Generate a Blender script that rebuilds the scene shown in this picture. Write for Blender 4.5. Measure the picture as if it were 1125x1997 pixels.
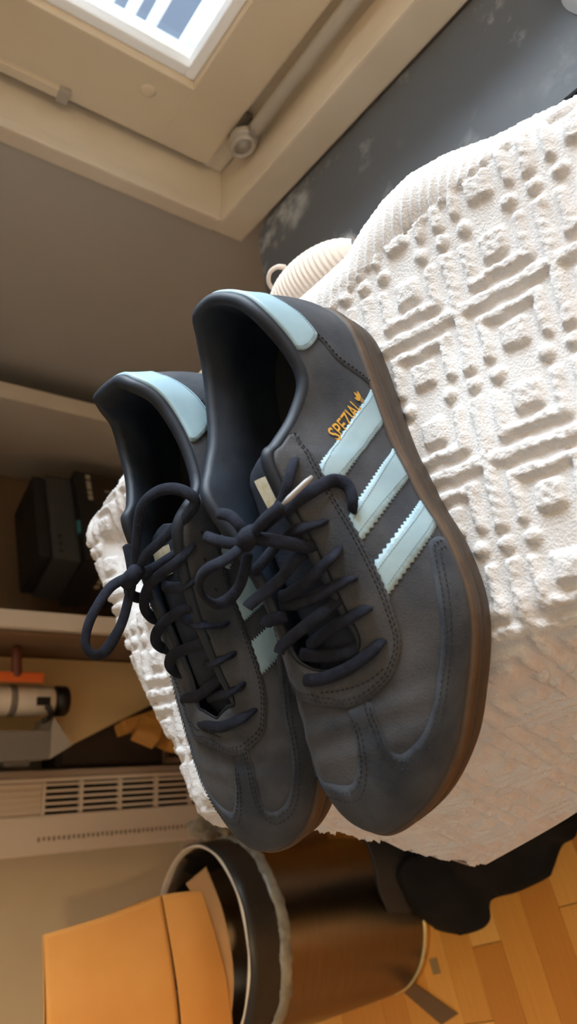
import bpy, bmesh, math, random
import numpy as np
from mathutils import Vector, Matrix, geometry
random.seed(7); np.random.seed(7)
for o in list(bpy.data.objects): bpy.data.objects.remove(o, do_unlink=True)
SC = bpy.context.scene
COL = SC.collection
Z0 = 0.80                      # height of the lens above the floor; +X faces the window wall, +Y the far wall

# ------------------------------------------------------------------ camera (phone held on its side, lens tilted down)
cam_d = bpy.data.cameras.new('camera')
cam_d.sensor_fit = 'VERTICAL'; cam_d.sensor_height = 36.0; cam_d.sensor_width = 36.0
cam_d.lens = 1450.0 / 1997.0 * 36.0
cam_d.clip_start = 0.02; cam_d.clip_end = 60
cam_d.dof.use_dof = True; cam_d.dof.focus_distance = 0.42; cam_d.dof.aperture_fstop = 9.0
CAM = bpy.data.objects.new('camera', cam_d); COL.objects.link(CAM)
_ax = np.array([[-0.04273657, 0.94510531, -0.32395917], [-0.57854611, -0.28776762, -0.76319997], [-0.8145293, 0.15480876, 0.5590852]])
CAM.matrix_world = Matrix.Translation((0, 0, Z0)) @ Matrix(_ax.tolist()).to_4x4()
SC.camera = CAM

# ------------------------------------------------------------------ light and exposure
WORLD = bpy.data.worlds.new('sky'); SC.world = WORLD; WORLD.use_nodes = True
bg = WORLD.node_tree.nodes['Background']
bg.inputs['Color'].default_value = (0.80, 0.90, 1.0, 1); bg.inputs['Strength'].default_value = 1.5
def area(name, loc, target, sx, sy, power, color):
    d = bpy.data.lights.new(name, 'AREA'); d.shape = 'RECTANGLE'; d.size = sx; d.size_y = sy; d.energy = power; d.color = color
    o = bpy.data.objects.new(name, d); COL.objects.link(o); o.location = loc
    o.rotation_euler = (Vector(target) - Vector(loc)).to_track_quat('-Z', 'Y').to_euler(); return o
area('daylight', (0.92, 0.17, Z0 + 0.27), (0.10, 0.22, Z0 - 0.10), 0.86, 0.62, 31, (0.84, 0.93, 1.0))
VS = SC.view_settings
VS.view_transform = 'Standard'; VS.look = 'None'; VS.gamma = 1.0; VS.use_curve_mapping = False; VS.exposure = 0.12
LAMP_POWER = 96

# ------------------------------------------------------------------ materials
def lin(r, g, b):
    f = lambda c: (c/255/12.92) if c/255 <= .04045 else ((c/255+.055)/1.055)**2.4
    return (f(r), f(g), f(b), 1)
MATS = {}
def mat(name, col, rough=.6, metal=0, var=None, vscale=20, bump=0, bscale=200, bdist=.001, sheen=0, spec=.5, coat=0, stretch=None, trans=0, alpha=1, detail=4):
    if name in MATS: return MATS[name]
    m = bpy.data.materials.new(name); m.use_nodes = True; MATS[name] = m
    nt = m.node_tree; N = nt.nodes; L = nt.links; p = N['Principled BSDF']
    p.inputs['Base Color'].default_value = col; p.inputs['Roughness'].default_value = rough; p.inputs['Metallic'].default_value = metal
    p.inputs['Specular IOR Level'].default_value = spec
    if sheen: p.inputs['Sheen Weight'].default_value = sheen; p.inputs['Sheen Roughness'].default_value = .4
    if coat: p.inputs['Coat Weight'].default_value = coat
    if trans: p.inputs['Transmission Weight'].default_value = trans
    tc = N.new('ShaderNodeTexCoord'); mp = N.new('ShaderNodeMapping'); L.new(tc.outputs['Object'], mp.inputs['Vector'])
    if stretch: mp.inputs['Scale'].default_value = stretch
    if var is not None:
        n = N.new('ShaderNodeTexNoise'); n.inputs['Scale'].default_value = vscale; n.inputs['Detail'].default_value = detail
        L.new(mp.outputs['Vector'], n.inputs['Vector'])
        r = N.new('ShaderNodeValToRGB'); r.color_ramp.elements[0].position = .35; r.color_ramp.elements[1].position = .68
        r.color_ramp.elements[0].color = col; r.color_ramp.elements[1].color = var
        L.new(n.outputs['Fac'], r.inputs['Fac']); L.new(r.outputs['Color'], p.inputs['Base Color'])
    if bump:
        n2 = N.new('ShaderNodeTexNoise'); n2.inputs['Scale'].default_value = bscale; n2.inputs['Detail'].default_value = 3
        L.new(mp.outputs['Vector'], n2.inputs['Vector'])
        b = N.new('ShaderNodeBump'); b.inputs['Strength'].default_value = bump; b.inputs['Distance'].default_value = bdist
        L.new(n2.outputs['Fac'], b.inputs['Height']); L.new(b.outputs['Normal'], p.inputs['Normal'])
    return m
SUEDE = mat('dark_grey_suede', lin(54,58,65), .92, var=lin(80,81,85), vscale=34, bump=.5, bscale=900, bdist=.0006, sheen=.05, spec=.2, detail=9)
SUEDE2 = mat('charcoal_suede', lin(50,55,63), .92, var=lin(75,79,86), vscale=38, bump=.5, bscale=900, bdist=.0006, sheen=.05, spec=.2, detail=9)
TONGUE = mat('navy_grey_suede', lin(38,43,53), .9, var=lin(52,58,70), vscale=40, bump=.4, bscale=700, bdist=.0006, spec=.2)
SKYBLUE = mat('pale_blue_leather', lin(140,168,181), .5, var=lin(152,179,190), vscale=60, bump=.15, bscale=600, bdist=.0004)
GUM = mat('brown_gum_rubber', lin(58,46,36), .62, var=lin(66,52,40), vscale=70, bump=.15, bscale=500, bdist=.0006)
GUMLIP = mat('worn_gum_edge', lin(70,54,40), .65, var=lin(88,67,48), vscale=80, bump=.2, bscale=400, bdist=.0005)
LACE = mat('navy_lace_cotton', lin(22,25,36), .95, var=lin(32,36,48), vscale=200, bump=.7, bscale=1600, bdist=.0006, spec=.25)
LINING = mat('navy_lining', lin(24,31,42), .55, var=lin(34,42,54), vscale=60, bump=.25, bscale=60, bdist=.002, spec=.35)
INSOLE = mat('black_insole', lin(22,22,25), .9)
THREAD = mat('dark_thread', lin(28,30,38), .9)
GOLD = mat('gold_foil', lin(206,158,62), .45, metal=.35)
CREAMLABEL = mat('cream_label', lin(208,202,184), .7, var=lin(190,178,140), vscale=300)
AGLET = mat('clear_aglet', lin(150,146,146), .4)
TERRY = mat('white_terry', lin(226,223,222), 1.0, var=lin(218,212,209), vscale=60, bump=.6, bscale=750, bdist=.0010, sheen=.2, spec=.05)
RIBCREAM = mat('cream_ribbed_cotton', lin(228,212,198), .95, bump=.4, bscale=500, bdist=.0008, spec=.1)
PEACH = mat('peach_sheet', lin(226,200,174), .95, bump=.2, bscale=120, bdist=.001, spec=.1)
WALLGREY = mat('taupe_wall_paint', lin(188,181,170), .9, var=lin(180,172,161), vscale=3, bump=.12, bscale=90, bdist=.001)
WALLBEIGE = mat('beige_wall_paint', lin(206,190,158), .9, var=lin(198,181,149), vscale=4, bump=.12, bscale=90, bdist=.001)
CEIL = mat('cool_ceiling_paint', lin(186,196,210), .9)
WALLCOOL = mat('pale_blue_grey_wall_paint', lin(160,174,192), .9)
CASING = mat('cream_gloss_paint', lin(226,212,190), .45, var=lin(216,200,176), vscale=8, bump=.2, bscale=25, bdist=.002)
SASHM = mat('cream_sash_paint', lin(216,200,174), .5, var=lin(208,190,163), vscale=6)
RODM = mat('grey_painted_metal', lin(176,168,156), .45, metal=.2)
DARKMETAL = mat('tarnished_metal', lin(92,84,72), .5, metal=.6)
OUTWHITE = mat('outdoor_white_paint', lin(245,247,250), .6)
ROOFBLUE = mat('blue_grey_roof', lin(132,146,166), .7)
TABLEB = mat('black_table_edge', lin(16,16,17), .5)
BLACKCLOTH = mat('black_cloth', lin(17,15,14), .85, var=lin(26,23,21), vscale=25, bump=.3, bscale=150, bdist=.002, spec=.2)
BROWNGREY = mat('dark_brown_nylon', lin(48,42,36), .6, spec=.3)
STEEL = mat('brushed_bronze_steel', lin(126,110,86), .30, metal=1.0, var=lin(142,124,98), vscale=30, stretch=(1,1,60), bump=.12, bscale=80, bdist=.0008)
_sn = STEEL.node_tree; _sp = _sn.nodes['Principled BSDF']; _sp.inputs['Anisotropic'].default_value = .9; _sp.inputs['Anisotropic Rotation'].default_value = .25
_tg = _sn.nodes.new('ShaderNodeTangent'); _tg.direction_type = 'RADIAL'; _tg.axis = 'Z'; _sn.links.new(_tg.outputs['Tangent'], _sp.inputs['Tangent'])
GOLDRIM = mat('brass_rim', lin(226,196,130), .25, metal=1.0)
LINER = mat('black_bin_liner', lin(40,34,26), .45, bump=.4, bscale=40, bdist=.004)
LINERGREY = mat('silver_grey_plastic', lin(112,106,92), .35, var=lin(150,144,126), vscale=40, bump=.5, bscale=60, bdist=.004)
KRAFT = mat('kraft_paper', lin(210,146,70), .8, var=lin(200,134,58), vscale=12, bump=.2, bscale=30, bdist=.003)
KRAFTIN = mat('kraft_inside', lin(176,126,74), .85)
HEATER = mat('cream_heater_enamel', lin(226,204,176), .5)
SLOT = mat('dark_slot', lin(40,32,26), .9)
SHELFM = mat('beige_laminate', lin(214,200,180), .6, var=lin(204,188,166), vscale=5)
SHELFBROWN = mat('brown_laminate', lin(120,92,64), .7)
BOXBLACK = mat('black_card', lin(24,22,20), .6, var=lin(30,27,24), vscale=14)
BOXBROWN = mat('dark_brown_card', lin(46,32,20), .65)
GREYPL = mat('dark_grey_plastic', lin(58,58,58), .45)
LIGHTPRINT = mat('pale_print', lin(170,158,138), .7)
TEAL = mat('teal_plastic', lin(60,120,130), .5)
PANELCREAM = mat('cream_board', lin(222,188,130), .7, var=lin(214,178,120), vscale=5)
WOODBLOCK = mat('honey_wood', lin(196,138,62), .6, var=lin(176,118,48), vscale=20, stretch=(1,8,1))
ORANGE = mat('orange_plastic', lin(226,104,36), .5)
REDBROWN = mat('red_brown_wood', lin(112,60,42), .6)
WHITEPL = mat('white_plastic', lin(232,218,196), .45)
BLACKPL = mat('black_plastic', lin(20,18,17), .4)
GREYTRAY = mat('grey_card', lin(128,118,104), .8)
STRAP = mat('brown_webbing', lin(112,84,56), .85)
CLOTHBLUE = mat('bluish_white_cloth', lin(216,222,232), .95, bump=.3, bscale=60, bdist=.003)
SHADE = mat('linen_shade', lin(236,214,178), .9)

# dusty slate table top
def dusty():
    m = bpy.data.materials.new('dusty_slate'); m.use_nodes = True; nt = m.node_tree; N = nt.nodes; L = nt.links; p = N['Principled BSDF']
    tc = N.new('ShaderNodeTexCoord')
    n = N.new('ShaderNodeTexNoise'); n.inputs['Scale'].default_value = 16; n.inputs['Detail'].default_value = 6; n.inputs['Roughness'].default_value = .62
    n2 = N.new('ShaderNodeTexNoise'); n2.inputs['Scale'].default_value = 5; n2.inputs['Detail'].default_value = 2
    L.new(tc.outputs['Object'], n.inputs['Vector']); L.new(tc.outputs['Object'], n2.inputs['Vector'])
    r = N.new('ShaderNodeValToRGB'); r.color_ramp.elements[0].position = .535; r.color_ramp.elements[1].position = .69
    r.color_ramp.elements[0].color = (0,0,0,1); r.color_ramp.elements[1].color = (1,1,1,1)
    r2 = N.new('ShaderNodeValToRGB'); r2.color_ramp.elements[0].position = .34; r2.color_ramp.elements[1].position = .54
    L.new(n.outputs['Fac'], r.inputs['Fac']); L.new(n2.outputs['Fac'], r2.inputs['Fac'])
    mu = N.new('ShaderNodeMath'); mu.operation = 'MULTIPLY'; L.new(r.outputs['Color'], mu.inputs[0]); L.new(r2.outputs['Color'], mu.inputs[1])
    mx = N.new('ShaderNodeMix'); mx.data_type = 'RGBA'
    mx.inputs['A'].default_value = lin(96,102,110); mx.inputs['B'].default_value = lin(214,218,220)
    L.new(mu.outputs[0], mx.inputs['Factor']); L.new(mx.outputs['Result'], p.inputs['Base Color'])
    p.inputs['Roughness'].default_value = .42
    return m
SLATE = dusty()
def plank_mat():
    m = bpy.data.materials.new('honey_oak_plank'); m.use_nodes = True; nt = m.node_tree; N = nt.nodes; L = nt.links; p = N['Principled BSDF']
    oi = N.new('ShaderNodeObjectInfo'); r = N.new('ShaderNodeValToRGB'); e = r.color_ramp.elements
    e[0].color = lin(206,136,56); e[1].color = lin(246,190,104); k = e.new(.5); k.color = lin(230,164,76)
    L.new(oi.outputs['Random'], r.inputs['Fac'])
    tc = N.new('ShaderNodeTexCoord'); mp = N.new('ShaderNodeMapping'); mp.inputs['Scale'].default_value = (4, 90, 1)
    L.new(tc.outputs['Object'], mp.inputs['Vector'])
    n = N.new('ShaderNodeTexNoise'); n.inputs['Scale'].default_value = 2; n.inputs['Detail'].default_value = 5; L.new(mp.outputs['Vector'], n.inputs['Vector'])
    mx = N.new('ShaderNodeMix'); mx.data_type = 'RGBA'; mx.blend_type = 'MULTIPLY'; mx.inputs['Factor'].default_value = .5
    cr = N.new('ShaderNodeValToRGB'); cr.color_ramp.elements[0].color = (.62,.55,.45,1); cr.color_ramp.elements[1].color = (1.1,1.05,1,1)
    L.new(n.outputs['Fac'], cr.inputs['Fac']); L.new(r.outputs['Color'], mx.inputs['A']); L.new(cr.outputs['Color'], mx.inputs['B'])
    L.new(mx.outputs['Result'], p.inputs['Base Color']); p.inputs['Roughness'].default_value = .38
    return m
PLANK = plank_mat()
def glass_mat():
    m = bpy.data.materials.new('window_glass'); m.use_nodes = True; nt = m.node_tree; N = nt.nodes; L = nt.links
    out = N['Material Output']; N.remove(N['Principled BSDF'])
    t = N.new('ShaderNodeBsdfTransparent'); t.inputs['Color'].default_value = (.97,.99,1,1); g = N.new('ShaderNodeBsdfGlossy'); g.inputs['Roughness'].default_value = .03
    lw = N.new('ShaderNodeFresnel'); lw.inputs['IOR'].default_value = 1.45; mx = N.new('ShaderNodeMixShader')
    L.new(lw.outputs['Fac'], mx.inputs['Fac']); L.new(t.outputs[0], mx.inputs[1]); L.new(g.outputs[0], mx.inputs[2]); L.new(mx.outputs[0], out.inputs['Surface'])
    return m
GLASS = glass_mat()

# ------------------------------------------------------------------ object helpers
def mesh_obj(name, verts, faces, m, parent=None, smooth=True):
    me = bpy.data.meshes.new(name); me.from_pydata([tuple(map(float, v)) for v in verts], [], [tuple(map(int, f)) for f in faces])
    me.materials.append(m); me.validate()
    if smooth: me.polygons.foreach_set('use_smooth', np.ones(len(me.polygons), bool))
    me.update(); o = bpy.data.objects.new(name, me); COL.objects.link(o)
    if parent: o.parent = parent
    return o
def bm_obj(name, bm, m, parent=None, smooth=False):
    me = bpy.data.meshes.new(name); bm.normal_update(); bm.to_mesh(me); bm.free(); me.materials.append(m)
    if smooth: me.polygons.foreach_set('use_smooth', np.ones(len(me.polygons), bool))
    o = bpy.data.objects.new(name, me); COL.objects.link(o)
    if parent: o.parent = parent
    return o
def empty(name, loc=(0,0,0), rot=(0,0,0)):
    o = bpy.data.objects.new(name, None); COL.objects.link(o); o.location = loc; o.rotation_euler = rot; o.empty_display_size = .05; return o
def tag(o, label=None, cat=None, group=None, kind=None):
    if label: o['label'] = label
    if cat: o['category'] = cat
    if group: o['group'] = group
    if kind: o['kind'] = kind
    return o
def add_box(bm, lo, hi, bevel=0, M=None):
    lo = Vector(lo); hi = Vector(hi); c = (lo+hi)/2; s = hi-lo
    r = bmesh.ops.create_cube(bm, size=1, matrix=Matrix.Translation(c) @ Matrix.Diagonal((*s, 1)))
    if bevel:
        ed = list({e for v in r['verts'] for e in v.link_edges})
        rb = bmesh.ops.bevel(bm, geom=ed, offset=bevel, segments=2, profile=.7, affect='EDGES', clamp_overlap=True)
        vs = list({v for f in rb['faces'] for v in f.verts} | {v for v in r['verts'] if v.is_valid})
    else: vs = r['verts']
    if M is not None:
        allv = set(vs)
        stack = list(vs)
        while stack:
            v = stack.pop()
            for e in v.link_edges:
                w = e.other_vert(v)
                if w not in allv: allv.add(w); stack.append(w)
        bmesh.ops.transform(bm, matrix=M, verts=list(allv))
def box(name, lo, hi, m, parent=None, bevel=0.0015, rz=0, pivot=None, M=None):
    bm = bmesh.new(); add_box(bm, lo, hi, bevel)
    if rz:
        pv = Vector(pivot if pivot is not None else ((lo[0]+hi[0])/2, (lo[1]+hi[1])/2, 0))
        M = Matrix.Translation(pv) @ Matrix.Rotation(rz, 4, 'Z') @ Matrix.Translation(-pv)
    if M is not None: bmesh.ops.transform(bm, matrix=M, verts=bm.verts)
    return bm_obj(name, bm, m, parent)
def lathe(name, prof, m, parent=None, n=64, center=(0,0), jitter=None):
    V = []; F = []
    for i, (r, z) in enumerate(prof):
        for k in range(n):
            a = 2*math.pi*k/n; rr = r; zz = z
            if jitter: dr, dz = jitter(i, a); rr += dr; zz += dz
            V.append((center[0]+rr*math.cos(a), center[1]+rr*math.sin(a), zz))
    for i in range(len(prof)-1):
        for k in range(n):
            k2 = (k+1) % n; F.append((i*n+k, i*n+k2, (i+1)*n+k2, (i+1)*n+k))
    return mesh_obj(name, V, F, m, parent)
def catmull(P, n=8, closed=False):
    P = np.asarray(P, float); out = []; m = len(P)
    for i in range(m if closed else m-1):
        g = lambda k: P[k % m] if closed else P[min(max(k, 0), m-1)]
        p0, p1, p2, p3 = g(i-1), g(i), g(i+1), g(i+2)
        for j in range(n):
            u = j/n; out.append(.5*((2*p1)+(-p0+p2)*u+(2*p0-5*p1+4*p2-p3)*u*u+(-p0+3*p1-3*p2+p3)*u**3))
    if not closed: out.append(P[-1])
    return np.array(out)
def tube_geo(P, a, b, up=(0,0,1), n=10, taper=True):
    P = np.asarray(P, float); T = np.gradient(P, axis=0); T /= np.linalg.norm(T, axis=1, keepdims=True)+1e-12
    V = []; F = []; u = np.array(up, float)
    prev = u - T[0]*u.dot(T[0]); prev /= np.linalg.norm(prev)+1e-9
    for i, (p, t) in enumerate(zip(P, T)):
        prev = .85*prev + .15*u; prev = prev - t*prev.dot(t); l = np.linalg.norm(prev)
        if l < 1e-6: prev = np.cross(t, [1, 0, 0]); l = np.linalg.norm(prev)
        prev = prev/l; s = np.cross(t, prev)
        k = 1.0
        if taper and (i == 0 or i == len(P)-1): k = .55
        for j in range(n):
            q = 2*math.pi*j/n; V.append(p + s*math.cos(q)*a*k + prev*math.sin(q)*b*k)
    m = len(P)
    for i in range(m-1):
        for j in range(n): j2 = (j+1) % n; F.append((i*n+j, i*n+j2, (i+1)*n+j2, (i+1)*n+j))
    F.append(tuple(range(n-1, -1, -1))); F.append(tuple((m-1)*n+j for j in range(n)))
    return V, F
def tubes(name, paths, a, b, m, parent=None, sub=8, n=10, up=(0,0,1)):
    V = []; F = []
    for P in paths:
        v, f = tube_geo(catmull(P, sub), a, b, up, n); k = len(V); V += v; F += [tuple(i+k for i in q) for q in f]
    return mesh_obj(name, V, F, m, parent)
def rel(x, y, z): return (x, y, z+Z0)

# ================================================================== THE SETTING
def struct(o): o['kind'] = 'structure'; return o
# floor slab with a deck of separate oak strips
fl = struct(box('floor', (-1.95, -1.95, -.06), (.64, 1.43, -.006), mat('sub_floor', lin(120,84,46), .8), bevel=0))
ang = math.radians(16); ca, sa = math.cos(ang), math.sin(ang)
SW = .050; protos = {}
rows = range(-14, 30)
cnt = 0
for r in rows:
    off = random.uniform(0, .3)
    k = -4
    x = -1.0 + off*.9
    while x < .75:
        ln = random.choice((.26, .34, .42))
        cx, cy = x+ln/2, .30 + r*SW
        wx, wy = ca*cx - sa*cy, sa*cx + ca*cy
        if -.78 < wx < .60 and .02 < wy < 1.38:
            if ln not in protos:
                bm = bmesh.new(); add_box(bm, (-ln/2+.0004, -SW/2+.0004, -.006), (ln/2-.0004, SW/2-.0004, 0), .0006)
                o = bm_obj('plank', bm, PLANK, fl); protos[ln] = o.data
            else:
                o = bpy.data.objects.new('plank', protos[ln]); COL.objects.link(o); o.parent = fl
            o.location = (wx, wy, 0); o.rotation_euler = (0, 0, ang); cnt += 1
        x += ln
# plain boards where the pieces are out of view
bm = bmesh.new()
for lo, hi in (((-1.95,-1.95,-.006),(.64,-.02,-.001)), ((-1.95,-.02,-.006),(-.92,1.43,-.001))): add_box(bm, lo, hi)
struct(bm_obj('floor', bm, mat('oak_board', lin(200,144,74), .4), None))
RW = .63
OY0, OY1, OZ0, OZ1 = -.30, .645, Z0-.418, Z0+.60
bm = bmesh.new()
for lo, hi in (((RW,-1.95,0),(RW+.22,OY0,2.4)), ((RW,OY1,0),(RW+.22,1.65,2.4)), ((RW,OY0,0),(RW+.22,OY1,OZ0)), ((RW,OY0,OZ1),(RW+.22,OY1,2.4))): add_box(bm, lo, hi)
struct(bm_obj('wall_right', bm, WALLGREY))
struct(box('wall_back', (-1.95, 1.42, 0), (RW, 1.65, 2.4), WALLBEIGE, bevel=0))
struct(box('wall_left', (-2.15, -1.95, 0), (-1.95, 1.65, 2.4), WALLCOOL, bevel=0))
struct(box('wall_front', (-2.15, -2.15, 0), (RW+.22, -1.95, 2.4), WALLCOOL, bevel=0))
struct(box('ceiling', (-2.15, -2.15, 2.4), (RW+.22, 1.65, 2.55), CEIL, bevel=0))
struct(box('baseboard_back', (-1.95, 1.408, 0), (.0, 1.42, .06), SHELFM, bevel=.002))

# window: casing, jambs, fixed frame, sash, pane and ironmongery
win = empty('window_1', (RW, .17, OZ0)); struct(win)
def wbox(name, lo, hi, m, bevel=.003, par=None):
    o = box(name, lo, hi, m, None, bevel); o.parent = win; o.matrix_parent_inverse = Matrix.Translation(win.location).inverted(); return o
zi = Z0-.378
wbox('casing_board', (RW-.010, OY0-.03, OZ0), (RW+.006, OY1, zi), CASING)                    # below
wbox('casing_board', (RW-.009, .625, zi), (RW+.006, OY1+.002, OZ1+.03), CASING)              # far side
wbox('casing_board', (RW-.009, OY0-.03, zi), (RW+.006, OY0+.02, OZ1+.03), CASING)
wbox('casing_board', (RW-.009, OY0-.03, OZ1-.02), (RW+.006, OY1, OZ1+.031), CASING)
wbox('sill', (RW+.002, OY0, OZ0), (RW+.22, OY1, zi-.0005), CASING, .002)
wbox('jamb', (RW+.002, .6255, zi-.01), (RW+.22, OY1, OZ1), CASING, .002)
wbox('jamb', (RW+.002, OY0, zi-.01), (RW+.22, OY0+.0195, OZ1), CASING, .002)
wbox('head', (RW+.002, OY0, OZ1-.02), (RW+.22, OY1, OZ1), CASING, .002)
X1 = .686
wbox('frame_rail', (X1+.006, OY0+.02, zi), (X1+.06, .625, Z0-.352), CASING)
wbox('frame_stile', (X1+.0065, .606, Z0-.3521), (X1+.06, .6249, OZ1-.021), CASING)
wbox('frame_stile', (X1+.0065, OY0+.0205, Z0-.3521), (X1+.06, OY0+.04, OZ1-.021), CASING)
sa0 = Z0-.352
wbox('sash_rail', (X1-.006, OY0+.036, sa0+.002), (X1+.05, .612, Z0-.288), SASHM, .0015)
wbox('sash_rail', (X1-.006, OY0+.036, OZ1-.10), (X1+.05, .612, OZ1-.024), SASHM, .0015)
wbox('sash_stile', (X1-.0064, .528, Z0-.289), (X1+.05, .612, OZ1-.10), SASHM, .0015)
wbox('sash_stile', (X1-.0064, OY0+.036, Z0-.289), (X1+.05, OY0+.12, OZ1-.10), SASHM, .0015)
wbox('glazing_bead', (X1+.004, OY0+.12, Z0-.288), (X1+.02, .528, Z0-.276), OUTWHITE, .003)
wbox('glazing_bead', (X1+.0045, .516, Z0-.2765), (X1+.02, .528, OZ1-.10), OUTWHITE, .003)
wbox('pane', (X1+.022, OY0+.12, Z0-.288), (X1+.026, .528, OZ1-.10), GLASS, 0)
# round plug in the sash corner
bm = bmesh.new(); bmesh.ops.create_uvsphere(bm, u_segments=20, v_segments=10, radius=.0085, matrix=Matrix.Translation((X1-.006, .556, Z0-.249)) @ Matrix.Diagonal((.35,1,1,1)))
o = bm_obj('plug', bm, SASHM, None, True); o.parent = win; o.matrix_parent_inverse = Matrix.Translation(win.location).inverted()
# casement stay bar with its coiled knuckle, and the slim hinge strip up the far stile
def wtube(name, P, a, b, m, up=(0,0,1)):
    V, F = tube_geo(catmull(P, 8), a, b, up, 12, False); o = mesh_obj(name, V, F, m); o.parent = win; o.matrix_parent_inverse = Matrix.Translation(win.location).inverted(); return o
wtube('stay_bar', [rel(.664,.525,-.362), rel(.665,.43,-.360), rel(.666,.30,-.359), rel(.667,.10,-.358), rel(.668,-.15,-.357)], .0075, .0075, RODM)
for dx, r in ((0, .0125), (.006, .0145), (.012, .0125)):
    ring = [(.660+dx, .548+math.cos(a)*r*1.15, Z0-.361+math.sin(a)*r*.85) for a in np.linspace(0, 2*math.pi, 17)]
    wtube('stay_knuckle', ring, .0035, .0042, RODM, (1,0,0))
bm = bmesh.new(); bmesh.ops.create_cone(bm, cap_ends=True, segments=24, radius1=.010, radius2=.010, depth=.016, matrix=Matrix.Translation((.667, .548, Z0-.361)) @ Matrix.Rotation(math.pi/2, 4, 'Y'))
o = bm_obj('stay_pivot', bm, RODM, None, True); o.parent = win; o.matrix_parent_inverse = Matrix.Translation(win.location).inverted()
wbox('stay_bracket', (.672, .520, Z0-.357), (.6795, .560, Z0-.349), DARKMETAL, .001)
wbox('hinge_strip', (X1-.012, .600, Z0-.172), (X1-.004, .612, Z0+.30), SASHM, .002)
wbox('hinge_catch', (X1-.014, .598, Z0-.182), (X1-.003, .614, Z0-.170), RODM, .002)

# outside: louvred white panel and a roof across the way
TRANSW = bpy.data.materials.new('sunlit_white_slat'); TRANSW.use_nodes = True
_n = TRANSW.node_tree; _p = _n.nodes['Principled BSDF']; _p.inputs['Base Color'].default_value = (.9,.92,.95,1); _p.inputs['Roughness'].default_value = .6
_t = _n.nodes.new('ShaderNodeBsdfTranslucent'); _t.inputs['Color'].default_value = (.9,.93,.97,1); _m = _n.nodes.new('ShaderNodeMixShader'); _m.inputs['Fac'].default_value = .6
_n.links.new(_p.outputs[0], _m.inputs[1]); _n.links.new(_t.outputs[0], _m.inputs[2]); _n.links.new(_m.outputs[0], _n.nodes['Material Output'].inputs['Surface'])
sh = empty('louvre_panel', rel(.90, .2, -.45)); tag(sh, 'white louvred panel seen outside through the window glass', 'shutter')
def child(o, p): o.parent = p; o.matrix_parent_inverse = Matrix.Translation(p.location).inverted(); return o
for k in range(6):
    z = -.290 + k*.0285
    child(box('slat', rel(.894, -.6, z-.0065), rel(.906, .66, z+.0065), TRANSW, None, .004), sh)
child(box('stile', rel(.888, .652, -.46), rel(.912, .80, -.08), TRANSW, None, .003), sh)
child(box('rail', rel(.888, -.6, -.46), rel(.912, .652, -.333), TRANSW, None, .003), sh)
rf = box('neighbour_roof', rel(3.0, -3.5, -2.6), rel(3.3, 5.5, .35), ROOFBLUE, None, .01)
tag(rf, 'blue grey roof slope across the street, seen through the window slats', 'roof')
child(box('roof_ridge', rel(2.96, -3.5, .33), rel(3.34, 5.5, .42), ROOFBLUE, None, .02), rf).matrix_parent_inverse = Matrix.Identity(4)

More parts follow.
